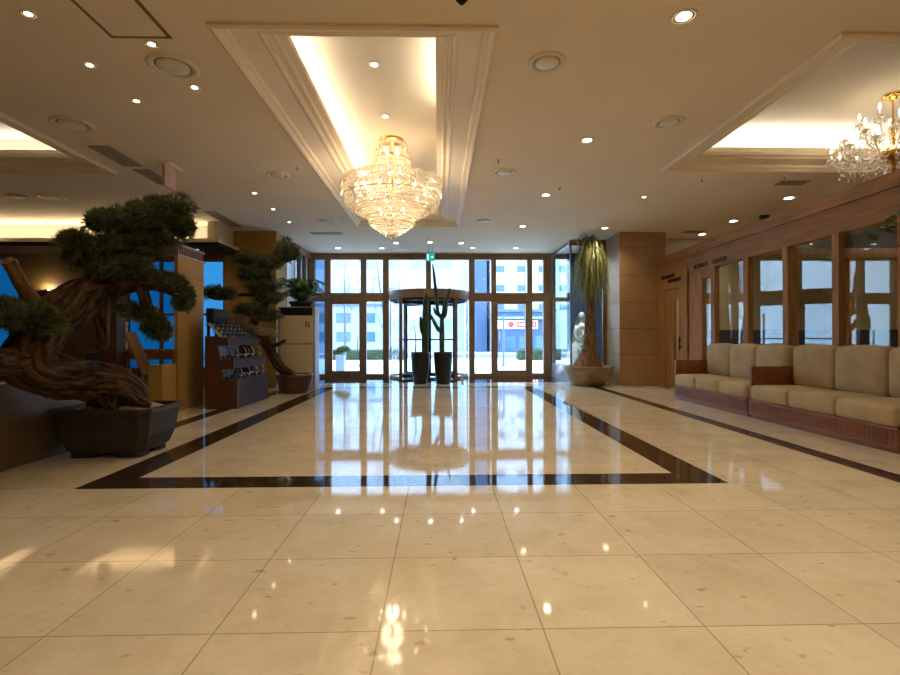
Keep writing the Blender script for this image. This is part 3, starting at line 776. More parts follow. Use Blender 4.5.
# ------------------------------------------------------------------ plants
def needle_pad(name, parent, c, rx, ry, rz, n, L=.05, seed=1, tilt=0.0):
    """a clipped cushion of needles: a dark solid core and many short tufts over it"""
    r = random.Random(seed); m = MB()
    ct, st = math.cos(tilt), math.sin(tilt)
    def T(x, y, z): return (c[0]+x*ct-z*st, c[1]+y, c[2]+x*st+z*ct)
    lobes = [(0, 0, 0, .78)]+[(r.uniform(-.6, .6), r.uniform(-.6, .6), r.uniform(-.25, .35), r.uniform(.38, .55)) for _ in range(7)]
    per = n//len(lobes)
    for lx, ly, lz, lr in lobes:
        q = int(per*(1.6 if lr > .7 else .92))
        for _ in range(q):
            a = r.uniform(0, 2*PI); u = r.uniform(-.75, 1); s_ = math.sqrt(1-u*u)
            d = Vector((s_*math.cos(a), s_*math.sin(a), u)); k = r.uniform(.8, 1.02)
            p = Vector(((lx+d.x*lr*k)*rx, (ly+d.y*lr*k)*ry, (lz+d.z*lr*k)*rz))
            for _n in range(6):
                w = (d+Vector((r.uniform(-1, 1), r.uniform(-1, 1), r.uniform(-.5, 1.1)))*.9).normalized()*L*r.uniform(.7, 1.25)
                e = w.cross(Vector((r.uniform(-1, 1), r.uniform(-1, 1), r.uniform(-1, 1)))).normalized()*L*.09
                m.add([T(*(p-e)), T(*(p+e)), T(*(p+w))], [(0, 1, 2)])
    o = m.build(name, 'needles', parent)
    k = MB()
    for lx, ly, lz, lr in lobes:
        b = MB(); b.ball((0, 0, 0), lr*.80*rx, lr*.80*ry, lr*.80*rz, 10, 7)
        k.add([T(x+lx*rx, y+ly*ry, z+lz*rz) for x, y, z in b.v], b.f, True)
    k.build('dark_core', 'needles_core', o)
    return o
def smooth_path(pts, rad, sub=5):
    P = [Vector(p) for p in pts]; op, orr = [], []
    for i in range(len(P)-1):
        p0, p1, p2, p3 = P[max(i-1, 0)], P[i], P[i+1], P[min(i+2, len(P)-1)]
        for k in range(sub):
            t = k/sub
            op.append(.5*((2*p1)+(p2-p0)*t+(2*p0-5*p1+4*p2-p3)*t*t+(3*p1-p0-3*p2+p3)*t**3)); orr.append(rad[i]+(rad[i+1]-rad[i])*t)
    return op+[P[-1]], orr+[rad[-1]]
def limb(m, rows, n=14, wob=.10, seed=2, sub=5):
    p, r = smooth_path([q[:3] for q in rows], [q[3] for q in rows], sub)
    # lengthwise ridges and furrows in the bark, twisting along the limb
    o = len(m.v); m.tube(p, r, n, True); dist = 0.0
    for i, q in enumerate(p):
        if i: dist += (q-p[i-1]).length
        for k in range(n):
            a = 2*PI*k/n+dist*.9
            g = noise.noise(Vector((math.cos(a)*2.2+seed, math.sin(a)*2.2, dist*1.5)))*wob*1.5+noise.noise(Vector((math.cos(a)*6+seed, math.sin(a)*6, dist*2.2)))*wob*.9
            v = Vector(m.v[o+i*n+k]); m.v[o+i*n+k] = tuple(q+(v-q)*(1+g))
            m.gr[o+i*n+k] = (math.cos(a)*r[i]+seed, math.sin(a)*r[i], dist*.16)
    return m

BO = (-3.42, 5.33, 0)
t = empty('bonsai_tree', BO, 'large old bonsai pine with thick twisting trunk in a dark footed pot, at the left', 'bonsai tree')
def oct_ring(c, hx, hy, z, ch=.22):
    x, y = hx, hy; a = min(hx, hy)*ch
    return [(c[0]+p, c[1]+q, z) for p, q in ((-x+a, -y), (x-a, -y), (x, -y+a), (x, y-a), (x-a, y), (-x+a, y), (-x, y-a), (-x, -y+a))]
m = MB()
m.loft([oct_ring(BO, hx, hy, z) for hx, hy, z in ((.36, .26, .05), (.40, .29, .08), (.45, .33, .22), (.475, .355, .42), (.478, .358, .455), (.515, .395, .462), (.515, .395, .505), (.47, .35, .505), (.47, .35, .45))])
m.build('pot', 'pot_bonsai', t)
for sx, sy in ((-1, -1), (1, -1), (1, 1), (-1, 1)):
    MB().loft([oct_ring((BO[0]+sx*.23, BO[1]+sy*.16), .13, .10, z, .4) for z in (0, .07)]).build('pot_foot', 'pot_bonsai', t)
m = MB(); rr = random.Random(5); n = 28
rings = [[(BO[0]+k*.46*math.cos(2*PI*i/n)*(1 if abs(math.cos(2*PI*i/n)) < .9 else .97), BO[1]+k*.34*math.sin(2*PI*i/n), .47+.10*(1-k**2)+rr.uniform(-.006, .006)) for i in range(n)] for k in (1.0, .8, .6, .4, .2, .02)]
m.loft(rings, True); m.build('soil', 'soil', t)
m = MB()
limb(m, [(-3.36, 5.36, .42, .20), (-3.36, 5.28, .60, .235), (-3.46, 5.15, .75, .22), (-3.57, 4.95, .82, .20), (-3.60, 4.68, .87, .19), (-3.65, 4.42, 1.00, .185), (-3.64, 4.60, 1.29, .19),
         (-3.61, 4.79, 1.45, .20), (-3.57, 4.97, 1.62, .18), (-3.46, 5.15, 1.75, .135), (-3.18, 5.17, 1.79, .085), (-2.92, 5.15, 1.77, .055), (-2.66, 5.15, 1.64, .025)], 72, .17, 4, 14)
tr = m.build('trunk', 'bark', t)
for rows in ([(-3.42, 5.15, 1.74, .11), (-3.12, 5.17, 1.95, .085), (-3.0, 5.17, 2.18, .065), (-2.95, 5.17, 2.42, .03)],
             [(-3.52, 5.05, 1.68, .10), (-3.53, 5.10, 1.93, .07), (-3.45, 5.15, 2.16, .05), (-3.43, 5.15, 2.42, .025)],
             [(-3.48, 5.10, 1.70, .09), (-3.48, 5.14, 1.42, .075), (-3.46, 5.13, 1.10, .045)],
             [(-3.63, 4.55, 1.02, .16), (-3.65, 4.23, 1.03, .13), (-3.61, 3.85, 1.10, .05)],
             [(-3.61, 4.77, 1.47, .10), (-3.64, 4.55, 1.38, .06), (-3.65, 4.30, 1.39, .035)],
             [(-3.10, 5.15, 1.79, .06), (-3.01, 5.15, 1.52, .05), (-2.91, 5.15, 1.28, .02)]):
    limb(MB(), rows, 28, .16, 6, 9).build('branch', 'bark', t)
limb(MB(), [(-3.63, 4.66, 1.36, .09), (-3.66, 4.43, 1.63, .06), (-3.65, 4.23, 1.88, .055)], 10, .12, 8).build('sawn_branch', 'bark_pale', t)
for rows in ([(-3.34, 5.2, .66, .15), (-3.20, 5.2, .58, .09), (-3.05, 5.24, .50, .03)], [(-3.4, 5.12, .66, .14), (-3.33, 5.06, .56, .08), (-3.30, 5.04, .48, .03)], [(-3.5, 5.2, .66, .12), (-3.62, 5.22, .54, .07), (-3.70, 5.26, .48, .03)]):
    limb(MB(), rows, 28, .2, 9, 7).build('root', 'bark', t)
pads = [(-2.92, 5.15, 2.49, .34, .23, 0), (-2.66, 5.15, 2.35, .12, .17, -.5), (-3.40, 5.15, 2.42, .22, .16, .2), (-3.52, 5.10, 2.05, .36, .28, 0), (-3.02, 5.18, 2.18, .27, .17, 0), (-3.30, 5.15, 1.93, .38, .16, 0),
        (-2.80, 5.15, 1.80, .21, .10, -.2), (-2.66, 5.15, 1.60, .08, .17, -.1), (-3.08, 5.15, 1.47, .25, .12, -.3), (-2.92, 5.15, 1.30, .14, .15, -.6), (-3.62, 4.43, 1.37, .25, .20, 0), (-3.62, 4.12, 1.42, .19, .16, 0), (-3.18, 5.18, 2.30, .22, .14, 0), (-3.60, 4.92, 2.19, .15, .12, 0)]
for i, (x, y, z, rx, rz, tl) in enumerate(pads):
    needle_pad('needle_pad', t, (x, y, z), rx, min(rx*.9, .26), rz, int(260+2600*rx*rz/.08*.5), .062, 30+i, tl)

B2 = (-3.30, 11.25, 0)
t = empty('bonsai_tree', B2, 'slimmer bonsai pine with tiered pads in a round terracotta pot, before the cream air conditioner', 'bonsai tree')
m = MB().lathe([(.27, 0), (.30, .02), (.37, .20), (.40, .36), (.42, .37), (.42, .42), (.38, .42), (.37, .34), (.001, .34)], B2, 28); m.build('pot', 'pot_terracotta', t)
MB().lathe([(.37, .36), (.25, .40), (.001, .42)], B2, 20).build('soil', 'soil', t)
m = MB()
limb(m, [(-3.30, 11.2, .36, .12), (-3.58, 11.1, .61, .11), (-3.80, 11.1, .97, .105), (-3.98, 11.1, 1.28, .12), (-4.20, 11.1, 1.45, .10), (-4.11, 11.1, 1.69, .09), (-3.90, 11.1, 1.99, .08), (-3.80, 11.1, 2.44, .065), (-3.84, 11.1, 2.92, .05), (-3.53, 11.05, 3.10, .03)], 12, .12, 12)
m.build('trunk', 'bark', t)
limb(MB(), [(-4.25, 11.05, 1.50, .09), (-4.02, 11.0, 1.40, .09), (-3.75, 11.0, 1.36, .10), (-3.60, 11.0, 1.28, .05)], 10, .15, 13).build('bare_burl', 'bark_bleached', t)
for rows in ([(-3.85, 11.1, 2.2, .05), (-4.3, 11.1, 2.22, .045), (-4.82, 11.1, 2.2, .02)], [(-3.82, 11.1, 2.7, .05), (-4.05, 11.05, 2.95, .035), (-4.36, 11.0, 2.98, .02)], [(-3.80, 11.1, 1.05, .06), (-3.60, 11.05, 1.10, .05), (-3.42, 11.0, 1.2, .02)], [(-3.9, 11.1, 2.0, .05), (-3.75, 11.05, 2.1, .03)]):
    limb(MB(), rows, 8, .12, 14).build('branch', 'bark', t)
for i, (x, y, z, rx, rz) in enumerate([(-3.36, 10.95, 3.15, .27, .25), (-4.26, 10.95, 3.0, .34, .15), (-3.78, 10.95, 2.88, .28, .15), (-4.10, 10.95, 2.64, .36, .16), (-3.86, 10.95, 2.36, .36, .15), (-4.86, 10.95, 2.22, .42, .16), (-3.80, 10.95, 2.13, .27, .14), (-4.17, 10.95, 1.84, .36, .13), (-3.80, 10.95, 1.70, .28, .12)]):
    needle_pad('needle_pad', t, (x, y, z), rx*1.2, rx*.85, rz*1.45, 340, .085, 60+i)

# ponytail palm in a wide bowl
BP = (3.90, 12.72, 0)
t = empty('ponytail_palm', BP, 'tall ponytail palm with swollen trunk in a wide brown bowl, before the glass showroom', 'potted palm')
MB().lathe([(.34, 0), (.40, .02), (.52, .18), (.59, .36), (.60, .44), (.645, .45), (.645, .50), (.58, .50), (.56, .42), (.001, .42)], BP, 36).build('bowl', 'pot_bowl', t)
MB().lathe([(.56, .43), (.3, .46), (.001, .48)], BP, 24).build('soil', 'soil_dark', t)
m = MB(); limb(m, [(3.90, 12.72, .42, .42), (3.91, 12.72, .54, .37), (3.93, 12.72, .72, .27), (3.94, 12.72, 1.0, .185), (3.95, 12.72, 1.4, .14), (3.96, 12.72, 2.0, .115), (3.97, 12.72, 2.8, .10), (3.98, 12.72, 3.55, .07)], 16, .05, 21)
m.build('trunk', 'bark_pale', t)
rr = random.Random(9)
def strap(m, base, a, out, rise, drop, w, n=9):
    vs = []; c, s_ = math.cos(a), math.sin(a)
    for i in range(n+1):
        f_ = i/n; r = out*(1-(1-f_)**2.2); z = rise*math.sin(PI*min(1, f_*1.4))*.8-drop*max(0, f_-.18)**1.25
        ww = w*(1-f_*.85); p = Vector((base[0]+r*c, base[1]+r*s_, base[2]+z)); sd = Vector((-s_, c, 0))*ww
        vs += [p-sd, p+Vector((0, 0, ww*.6)), p+sd]
    fs = [f for i in range(n) for f in ((i*3, i*3+1, i*3+4, i*3+3), (i*3+1, i*3+2, i*3+5, i*3+4))]
    m.add(vs, fs, True)
for hz, cnt, ro, dr in ((3.70, 130, .46, 1.5), (3.42, 130, .56, 1.4), (3.10, 140, .52, 1.15)):
    m = MB()
    for k in range(cnt):
        strap(m, (3.975, 12.72, hz+rr.uniform(-.1, .12)), rr.uniform(0, 2*PI), ro*rr.uniform(.45, 1.1), rr.uniform(.04, .24), dr*rr.uniform(.55, 1.25), rr.uniform(.010, .020))
    m.build('leaf_rosette', 'leaf_strap', t)

# cactuses in tall dark planters
def cactus(label, loc, limbs, thin=None):
    t = empty('potted_cactus', loc, label, 'potted cactus', 'cactus planters before the revolving door')
    MB().lathe([(.17, 0), (.185, .01), (.225, .30), (.25, .62), (.255, .82), (.265, .86), (.235, .86), (.23, .80), (.001, .80)], loc, 28).build('planter', 'pot_dark', t)
    MB().lathe([(.235, .81), (.001, .83)], loc, 16).build('soil', 'soil_dark', t)
    for i, rows in enumerate(limbs):
        m = MB(); p, r = smooth_path([q[:3] for q in rows], [q[3] for q in rows], 5); n = 16; o = len(m.v); m.tube(p, r, n, True)
        for j, q in enumerate(p):
            for k in range(n):
                if k % 2: v = Vector(m.v[o+j*n+k]); m.v[o+j*n+k] = tuple(q+(v-q)*.78)      # the ribs
        m.ball(tuple(p[-1]), r[-1]*.92, r[-1]*.92, r[-1]*1.0, 10, 6)
        m.build('stem' if i == 0 else 'arm', 'cactus', t)
    if thin:
        limb(MB(), thin, 6, .05, 3, 3).build('stake', 'bark', t)
CY = 13.36
cactus('dark planter with a thick columnar cactus, left of the pair before the revolving door', (-.51, CY, 0),
       [[(-.38, CY, .78, .09), (-.375, CY, 1.3, .10), (-.36, CY, 1.9, .095), (-.35, CY, 2.28, .08), (-.33, CY, 2.42, .035)], [(-.38, CY, 1.28, .045), (-.45, CY, 1.38, .05), (-.485, CY, 1.55, .05), (-.50, CY, 1.80, .035)]],
       [(-.645, CY, .80, .02), (-.63, CY, 1.2, .016), (-.67, CY, 1.56, .008)])
cactus('dark planter with a tall branching cactus, right of the pair before the revolving door', (.11, CY, 0),
       [[(.08, CY, .78, .065), (.08, CY, 1.3, .075), (.08, CY, 1.80, .055), (.06, CY, 1.86, .045)], [(.08, CY, 1.4, .05), (-.02, CY, 1.48, .055), (-.13, CY, 1.68, .05), (-.22, CY, 1.87, .03)],
        [(.06, CY, 1.80, .05), (-.03, CY, 1.95, .05), (-.06, CY, 2.28, .048), (-.13, CY, 2.95, .04), (-.17, CY, 3.28, .014)], [(.08, CY, 1.78, .045), (.18, CY, 1.88, .042), (.22, CY, 2.25, .04), (.30, CY, 2.62, .012)],
        [(.09, CY, 1.8, .04), (.12, CY, 2.0, .04), (.14, CY, 2.32, .03)], [(.02, CY, 1.83, .035), (-.09, CY, 1.92, .035), (-.14, CY, 2.06, .025)]])

# fern on top of the air conditioner, and the unit itself
AC = (-3.385, 12.02, 0)
t = empty('air_conditioner', AC, 'tall cream floor standing air conditioner with black outlet, beside the left pillar', 'air conditioner')
MB().cushion(-3.86, -2.97, 11.80, 12.22, 0, 2.0, .018).build('cabinet', 'unit_grey', t)
MB().cushion(-3.80, -3.03, 11.785, 11.83, 1.12, 1.78, .012).build('upper_panel', 'unit_cream', t)
MB().cushion(-3.80, -3.03, 11.785, 11.83, .06, 1.085, .012).build('lower_panel', 'unit_cream', t)
o = MB().box(-3.80, -3.03, 11.793, 11.83, 1.79, 1.97).build('air_outlet', 'black', t)
MB().grille(-3.79, -3.04, 11.785, 11.80, 1.80, 1.96, 22, 'x', .15).build('louvre', 'black_metal', o)
MB().box(-3.80, -3.03, 11.792, 11.81, 1.085, 1.12).build('joint_strip', 'vent_brown', t)
MB().lathe([(.001, 0), (.022, 0), (.022, .02), (.001, .02)], (-3.385, 11.78, 1.095), 12).build('badge', 'chrome', t)
MB().box(-3.20, -3.09, 11.775, 11.787, 1.60, 1.63).box(-3.20, -3.155, 11.775, 11.787, 1.52, 1.58).box(-3.13, -3.09, 11.775, 11.787, 1.50, 1.58).build('rating_label', 'red_label', t)
t = empty('potted_fern', (-3.36, 12.02, 2.0), 'spreading green fern in a low tray on top of the air conditioner', 'potted fern')
MB().lathe([(.18, 0), (.24, .10), (.25, .13), (.22, .13), (.21, .10), (.001, .10)], (-3.36, 12.02, 2.0), 22, sx=1.25, sy=.75).build('planter', 'pot_dark', t)
rr = random.Random(4)
for q in range(5):
    m = MB()
    for k in range(16):
        a = 2*PI*(k+q*.2)/16+rr.uniform(-.2, .2); out = rr.uniform(.35, .72); ris = rr.uniform(.2, .62); c, s_ = math.cos(a), math.sin(a)*.55
        pts = [Vector((-3.36+out*f_*c, 12.02+out*f_*s_, 2.10+ris*math.sin(PI*.72*f_))) for f_ in [i/17 for i in range(18)]]
        m.tube(pts, .005, 4)
        for i in range(1, 18):
            L = .13*math.sin(PI*(i/18))**.6+.02
            for sd in (-1, 1):
                d = (pts[i]-pts[i-1]).normalized(); w = Vector((-s_, c, 0)).normalized()*sd
                e = pts[i]+w*L+d*L*.5+Vector((0, 0, -.03)); m.add([pts[i-1], pts[i], e], [(0, 1, 2)]); pass
    m.build('frond', 'leaf', t)

# leafy plant at the right edge beyond the second sofa
LP = (4.76, 4.2, 0)
t = empty('potted_ficus', LP, 'leafy ficus plant reaching in at the right edge above the sofa', 'potted plant')
MB().lathe([(.18, 0), (.20, .02), (.25, .42), (.27, .45), (.23, .45), (.001, .42)], LP, 24).build('pot', 'pot_dark', t)
limb(MB(), [(4.76, 4.2, .40, .035), (4.75, 4.2, 1.2, .03), (4.745, 4.22, 1.9, .022), (4.74, 4.22, 2.6, .012)], 8, .1, 2).build('trunk', 'bark', t)
rr = random.Random(12)
for q in range(6):
    m = MB(); a0 = 2*PI*q/6+2.6; zc = 2.16+.07*q; c0 = Vector((4.74, 4.22, zc-.1))
    tip = Vector((4.74+.66*math.cos(a0), 4.22+.45*math.sin(a0), zc+.12)); m.tube([(4.74, 4.22, zc-.2), tip*.5+c0*.5+Vector((0, 0, .06)), tip], [.012, .009, .005], 5)
    for k in range(44):
        f_ = rr.uniform(.25, 1.15); p = c0*(1-f_)+tip*f_+Vector((rr.uniform(-.13, .13), rr.uniform(-.13, .13), rr.uniform(-.14, .12)))
        d = Vector((rr.uniform(-1, 1), rr.uniform(-1, 1), rr.uniform(-1, .3))).normalized()*.11; w = d.cross(Vector((rr.uniform(-1, 1), rr.uniform(-1, 1), .6))).normalized()*.032
        m.add([p, p+d*.4+w, p+d, p+d*.4-w], [(0, 1, 2, 3)])
    m.build('leaf_spray', 'leaf_dark', t)

# ------------------------------------------------------------------ furniture
def make_sofa(label, y0, y1, n, arm_far=True):
    """runs along y; the seat faces the hall (towards -x)"""
    L = y1-y0; t = empty('sofa', (5.2, (y0+y1)/2, 0), label, 'sofa', 'beige sofas along the timber partition')
    b = MB().box(4.76, 5.60, y0+.02, y1-.02, 0, .05).box(4.74, 5.62, y0, y1, .05, .27).box(4.725, 4.75, y0, y1, .245, .27).box(4.725, 4.75, y0, y1, .05, .075)
    b.grille(4.73, 4.75, y0+.02, y1-.02, .075, .245, int(L/.035), 'y', .55)
    b.box(5.58, 5.63, y0, y1, .27, .62); b.build('slatted_base', 'wood_sofa', t)
    w = (L-.07)/n; s0 = y0
    for k in range(n):
        a = s0+k*w
        MB().cushion(4.70, 5.46, a+.006, a+w-.006, .272, .50, .055, (.012, .01, .022)).build('seat_cushion', 'fabric_beige', t)
        MB().cushion(5.34, 5.58, a+.006, a+w-.006, .49, 1.09, .075, (.03, .01, .03)).build('back_cushion', 'fabric_beige', t)
    ya = y1-.065
    o = MB().cushion(4.74, 5.50, ya, y1, .27, .78, .008).build('arm_panel', 'wood_sofa', t)
    return t
make_sofa('farther beige sofa below the glazed partition, three seats on a timber plinth', 7.42, 9.75, 3)
make_sofa('nearer beige sofa at the right edge with timber arm panel facing the hall', 4.95, 7.385, 3)

# revolving door in the middle of the glass front
RD = (-.32, 15.78, 0); RR = 1.27
t = empty('revolving_door', RD, 'timber trimmed revolving glass door in the middle of the entrance', 'revolving door')
def arc(m, r0, r1, a0, a1, z0, z1, n=24):
    vs = []
    for k in range(n+1):
        a = a0+(a1-a0)*k/n
        for r, z in ((r0, z0), (r1, z0), (r1, z1), (r0, z1)): vs.append((RD[0]+r*math.cos(a), RD[1]+r*math.sin(a), z))
    fs = [(k*4+i, k*4+(i+1) % 4, k*4+4+(i+1) % 4, k*4+4+i) for k in range(n) for i in range(4)]+[(3, 2, 1, 0), (n*4, n*4+1, n*4+2, n*4+3)]
    m.add(vs, fs); return m
m = arc(MB(), RR-.06, RR+.02, 0, 2*PI, 2.46, 2.72, 56); m.build('drum_fascia', 'wood_frame', t)
MB().lathe([(RR-.05, 2.66), (RR-.05, 2.71), (.001, 2.71), (.001, 2.66)], RD, 48, cap=False).build('drum_ceiling', 'black_metal', t)
arc(MB(), RR-.09, RR-.06, 0, 2*PI, 2.40, 2.50, 56).build('head_track', 'black_metal', t)
def at_a(deg, r): return (RD[0]+r*math.cos(math.radians(deg)), RD[1]+r*math.sin(math.radians(deg)))
for a0, a1 in ((180, 226), (314, 360), (0, 46), (134, 180)):
    g = arc(MB(), RR-.03, RR-.018, math.radians(a0+2), math.radians(a1-2), .06, 2.46, 14).build('curved_glass', 'glass_clear', t)
    arc(MB(), RR-.045, RR-.005, math.radians(a0+1), math.radians(a1-1), 0, .07, 14).build('glass_base', 'wood_frame', g)
for a in (228, 312, 48, 132):
    x, y = at_a(a, RR-.02); MB().box(x-.05, x+.05, y-.05, y+.05, 0, 2.5).build('jamb', 'wood_frame', t)
for i, a in enumerate((43, 133, 223, 313)):
    c, s_ = math.cos(math.radians(a)), math.sin(math.radians(a))
    P = lambda r, z: (RD[0]+r*c, RD[1]+r*s_, z)
    w = MB()
    w.bar(P(.06, .06), P(.06, 2.4), .05).bar(P(RR-.14, .06), P(RR-.14, 2.4), .055).bar(P(.06, .08), P(RR-.14, .08), .05, .10).bar(P(.06, 2.36), P(RR-.14, 2.36), .05, .09)
    w = w.build('door_wing', 'black_metal', t)
    MB().bar(P(.08, .13), P(.08, 2.32), .006) if False else None
    gl = MB(); q = .006; nx, ny = -s_*q, c*q
    A, B = P(.085, 0), P(RR-.165, 0)
    gl.add([(A[0]-nx, A[1]-ny, .13), (B[0]-nx, B[1]-ny, .13), (B[0]+nx, B[1]+ny, .13), (A[0]+nx, A[1]+ny, .13), (A[0]-nx, A[1]-ny, 2.32), (B[0]-nx, B[1]-ny, 2.32), (B[0]+nx, B[1]+ny, 2.32), (A[0]+nx, A[1]+ny, 2.32)],
           [(0, 3, 2, 1), (4, 5, 6, 7), (0, 1, 5, 4), (1, 2, 6, 5), (2, 3, 7, 6), (3, 0, 4, 7)])
    gl.build('wing_glass', 'glass_clear', w)
    MB().bar(P(.06, 1.20), P(RR-.14, 1.20), .06, .045).build('push_bar', 'black_metal', w)
MB().lathe([(.045, .0), (.045, 2.66)], RD, 14).build('centre_shaft', 'black_metal', t)
MB().box(.66, .72, 14.62, 14.66, .02, .16).box(.63, .75, 14.60, 14.68, 0, .02).build('floor_stop', 'white_paint', t)

# white dress on a mannequin in the showroom
MQ = (4.22, 14.35, .22)
t = empty('bridal_mannequin', MQ, 'white bridal gown on a mannequin behind the showroom glass', 'mannequin')
m = MB(); n = 28; prof = [(.56, 0), (.53, .12), (.46, .35), (.38, .58), (.27, .82), (.17, .98), (.135, 1.06), (.15, 1.15), (.185, 1.27), (.17, 1.34)]
rings = []
for r, z in prof:
    rip = .07*max(0, 1-z/1.0)
    rings.append([(MQ[0]-.12*max(0, 1-z/1.1)+(r*(1+rip*math.cos(k*2*PI/n*7)))*math.cos(2*PI*k/n), MQ[1]+r*(.78+.1*(r > .2))*math.sin(2*PI*k/n), MQ[2]+z) for k in range(n)])
m.loft(rings, True)
rr = random.Random(8)
for k in range(16):                                                   # fabric roses running down the bodice and skirt
    z = 1.22-.06*k; r = .19+.020*k; a = -1.9+.25*math.sin(k*1.3); m.ball((MQ[0]+r*math.cos(a)*.8-.02*k*.3, MQ[1]+r*math.sin(a), MQ[2]+z), .045, .04, .04, 8, 6)
m.build('gown', 'dress', t)
m = MB(); m.tube([(MQ[0], MQ[1], MQ[2]+z) for z in (1.26, 1.36, 1.42, 1.46, 1.50, 1.56)], [.16, .15, .10, .055, .048, .05], 14)
m.ball((MQ[0], MQ[1], MQ[2]+1.66), .078, .092, .115, 14, 10); m.ball((MQ[0], MQ[1]-.092, MQ[2]+1.655), .014, .022, .02, 6, 5)
for s_ in (-1, 1):
    m.tube([(MQ[0]+s_*.15, MQ[1], MQ[2]+1.36), (MQ[0]+s_*.21, MQ[1]-.02, MQ[2]+1.20), (MQ[0]+s_*.22, MQ[1]-.06, MQ[2]+1.05), (MQ[0]+s_*.14, MQ[1]-.17, MQ[2]+.92), (MQ[0]+s_*.05, MQ[1]-.2, MQ[2]+.90)], [.055, .045, .036, .03, .02], 10)
m.build('body', 'mannequin', t)
MB().ball((MQ[0], MQ[1]+.03, MQ[2]+1.69), .085, .085, .10, 12, 8).build('veil_cap', 'dress', t)
m = MB(); vs = []
for i in range(9):
    f_ = i/8
    for k in range(9): a = PI*(.08+.84*k/8); r = .09+.46*f_; vs.append((MQ[0]+r*math.cos(a)*(1.1), MQ[1]+.03+r*math.sin(a)*.7+.012*math.sin(k*3), MQ[2]+1.72-1.55*f_))
m.add(vs, [(i*9+k, i*9+k+1, i*9+k+10, i*9+k+9) for i in range(8) for k in range(8)], True); m.build('veil', 'dress', t)

# ------------------------------------------------------------------ display stand with rows of glasses
RK = (-3.78, 9.2, 0); ya, yb = 8.6, 10.1
t = empty('display_stand', RK, 'stepped dark red timber display stand beside the lit screen wall', 'display stand')
prof = [(-4.07, 0), (-3.5, 0), (-3.5, .50), (-3.74, .50), (-3.78, .69), (-3.57, .69), (-3.57, .86), (-3.80, .86), (-3.84, 1.10), (-3.66, 1.10), (-3.66, 1.24), (-4.07, 1.27)]
for y in (ya, yb-.03): MB().prism(prof, 'y', y, y+.03).build('side_panel', 'wood_red', t)
MB().box(-4.07, -4.03, ya+.03, yb-.03, 0, 1.27).build('back_panel', 'wood_red', t)
for i, (x1, z0, z1) in enumerate(((-3.505, .02, .50), (-3.575, .70, .855), (-3.665, 1.105, 1.235))):
    s_ = MB().box(-4.03, x1-.02, ya+.03, yb-.03, z1-.03, z1).build('shelf', 'wood_red', t)
    MB().box(x1-.02, x1, ya+.03, yb-.03, z0, z1).build('shelf_front', 'shelf_face', s_)
vs = MB().add([(-3.80, ya+.05, 1.245), (-3.80, yb-.05, 1.245), (-4.03, yb-.05, 1.50), (-4.03, ya+.05, 1.50), (-3.84, ya+.05, 1.245), (-3.84, yb-.05, 1.245), (-4.06, yb-.05, 1.50), (-4.06, ya+.05, 1.50)],
              [(0, 1, 2, 3), (7, 6, 5, 4), (0, 3, 7, 4), (1, 5, 6, 2), (3, 2, 6, 7), (0, 4, 5, 1)])
vs.build('sloping_board', 'display_pale', t)
t = empty('black_case', (-3.98, 9.0, 1.27), 'plain black box standing behind the sloping top of the display stand', 'box')
m = MB().cushion(-4.08, -3.95, 8.66, 9.28, 1.52, 1.76, .012); m.build('case', 'black', t)
MB().box(-4.13, -4.09, 8.80, 8.84, 0, 1.53).box(-4.13, -4.09, 9.10, 9.14, 0, 1.53).box(-4.13, -4.07, 8.80, 9.14, 1.52, 1.54).build('case_stand', 'black_metal', t)
def make_glasses(loc, rz, label, grp, m1='black', lift=0.0):
    t = empty('sunglasses', (0, 0, 0), label, 'sunglasses', grp)
    for s_ in (-1, 1):
        MB().lathe([(.001, -.004), (.026, -.004), (.026, .004), (.001, .004)], (0, 0, 0), 12).build('lens', 'mat_lens', t)
        l = kids(t)[-1]; l.rotation_euler = (PI/2-.25, 0, 0); l.location = (s_*.034, 0, .035)
        MB().tube([(s_*.062, .002, .046), (s_*.064, .10, .046), (s_*.060, .135, .016)], [.005, .005, .005], 5).build('temple', m1, t)
    MB().tube([(-.064, 0, .05), (-.034, -.004, .060), (0, -.002, .050), (.034, -.004, .060), (.064, 0, .05)], .005, 5).tube([(-.034, -.004, .007), (0, .0, .034), (.034, -.004, .007)], .004, 5).build('rim', m1, t)
    t.location = loc; t.rotation_euler = (0, 0, rz); t.scale = (1.25, 1.25, 1.25); return t
gl_d = gl_p = None
def put(loc, rz, label, grp, pale, tilt=0.0):
    global gl_d, gl_p
    src = gl_p if pale else gl_d
    if src is None:
        o = make_glasses(loc, rz, label, grp, 'display_pale' if pale else 'black')
        if pale: gl_p = o
        else: gl_d = o
    else:
        o = copy_tree(src); o.location = loc; o['label'] = label; o['group'] = grp
    o.rotation_euler = (tilt, 0, rz)
for z, x, nm in ((.503, -3.57, 'lowest'), (.858, -3.64, 'middle')):
    for r_, dx in (('front', 0), ('rear', -.15)):
        for k in range(8):
            pale = (k+(dx < 0)) % 2 == 1
            put((x+dx, 8.72+.18*k, z), PI/2, '%s glasses in the %s row on the %s shelf' % ('pale rimmed' if pale else 'dark rimmed', r_, nm), 'glasses on the %s shelf, %s row, %s' % (nm, r_, 'pale' if pale else 'dark'), pale)
for row, (x, z) in enumerate(((-3.69, 1.237), (-3.79, 1.243), (-3.855, 1.31), (-3.92, 1.38), (-3.985, 1.45))):
    for k in range(8):
        nm = ('front', 'second', 'middle', 'fourth', 'back')[row]
        put((x, 8.72+.18*k, z), PI/2, 'dark rimmed glasses in the %s row on top of the display stand' % nm, 'glasses in the %s row on the top board' % nm, False)

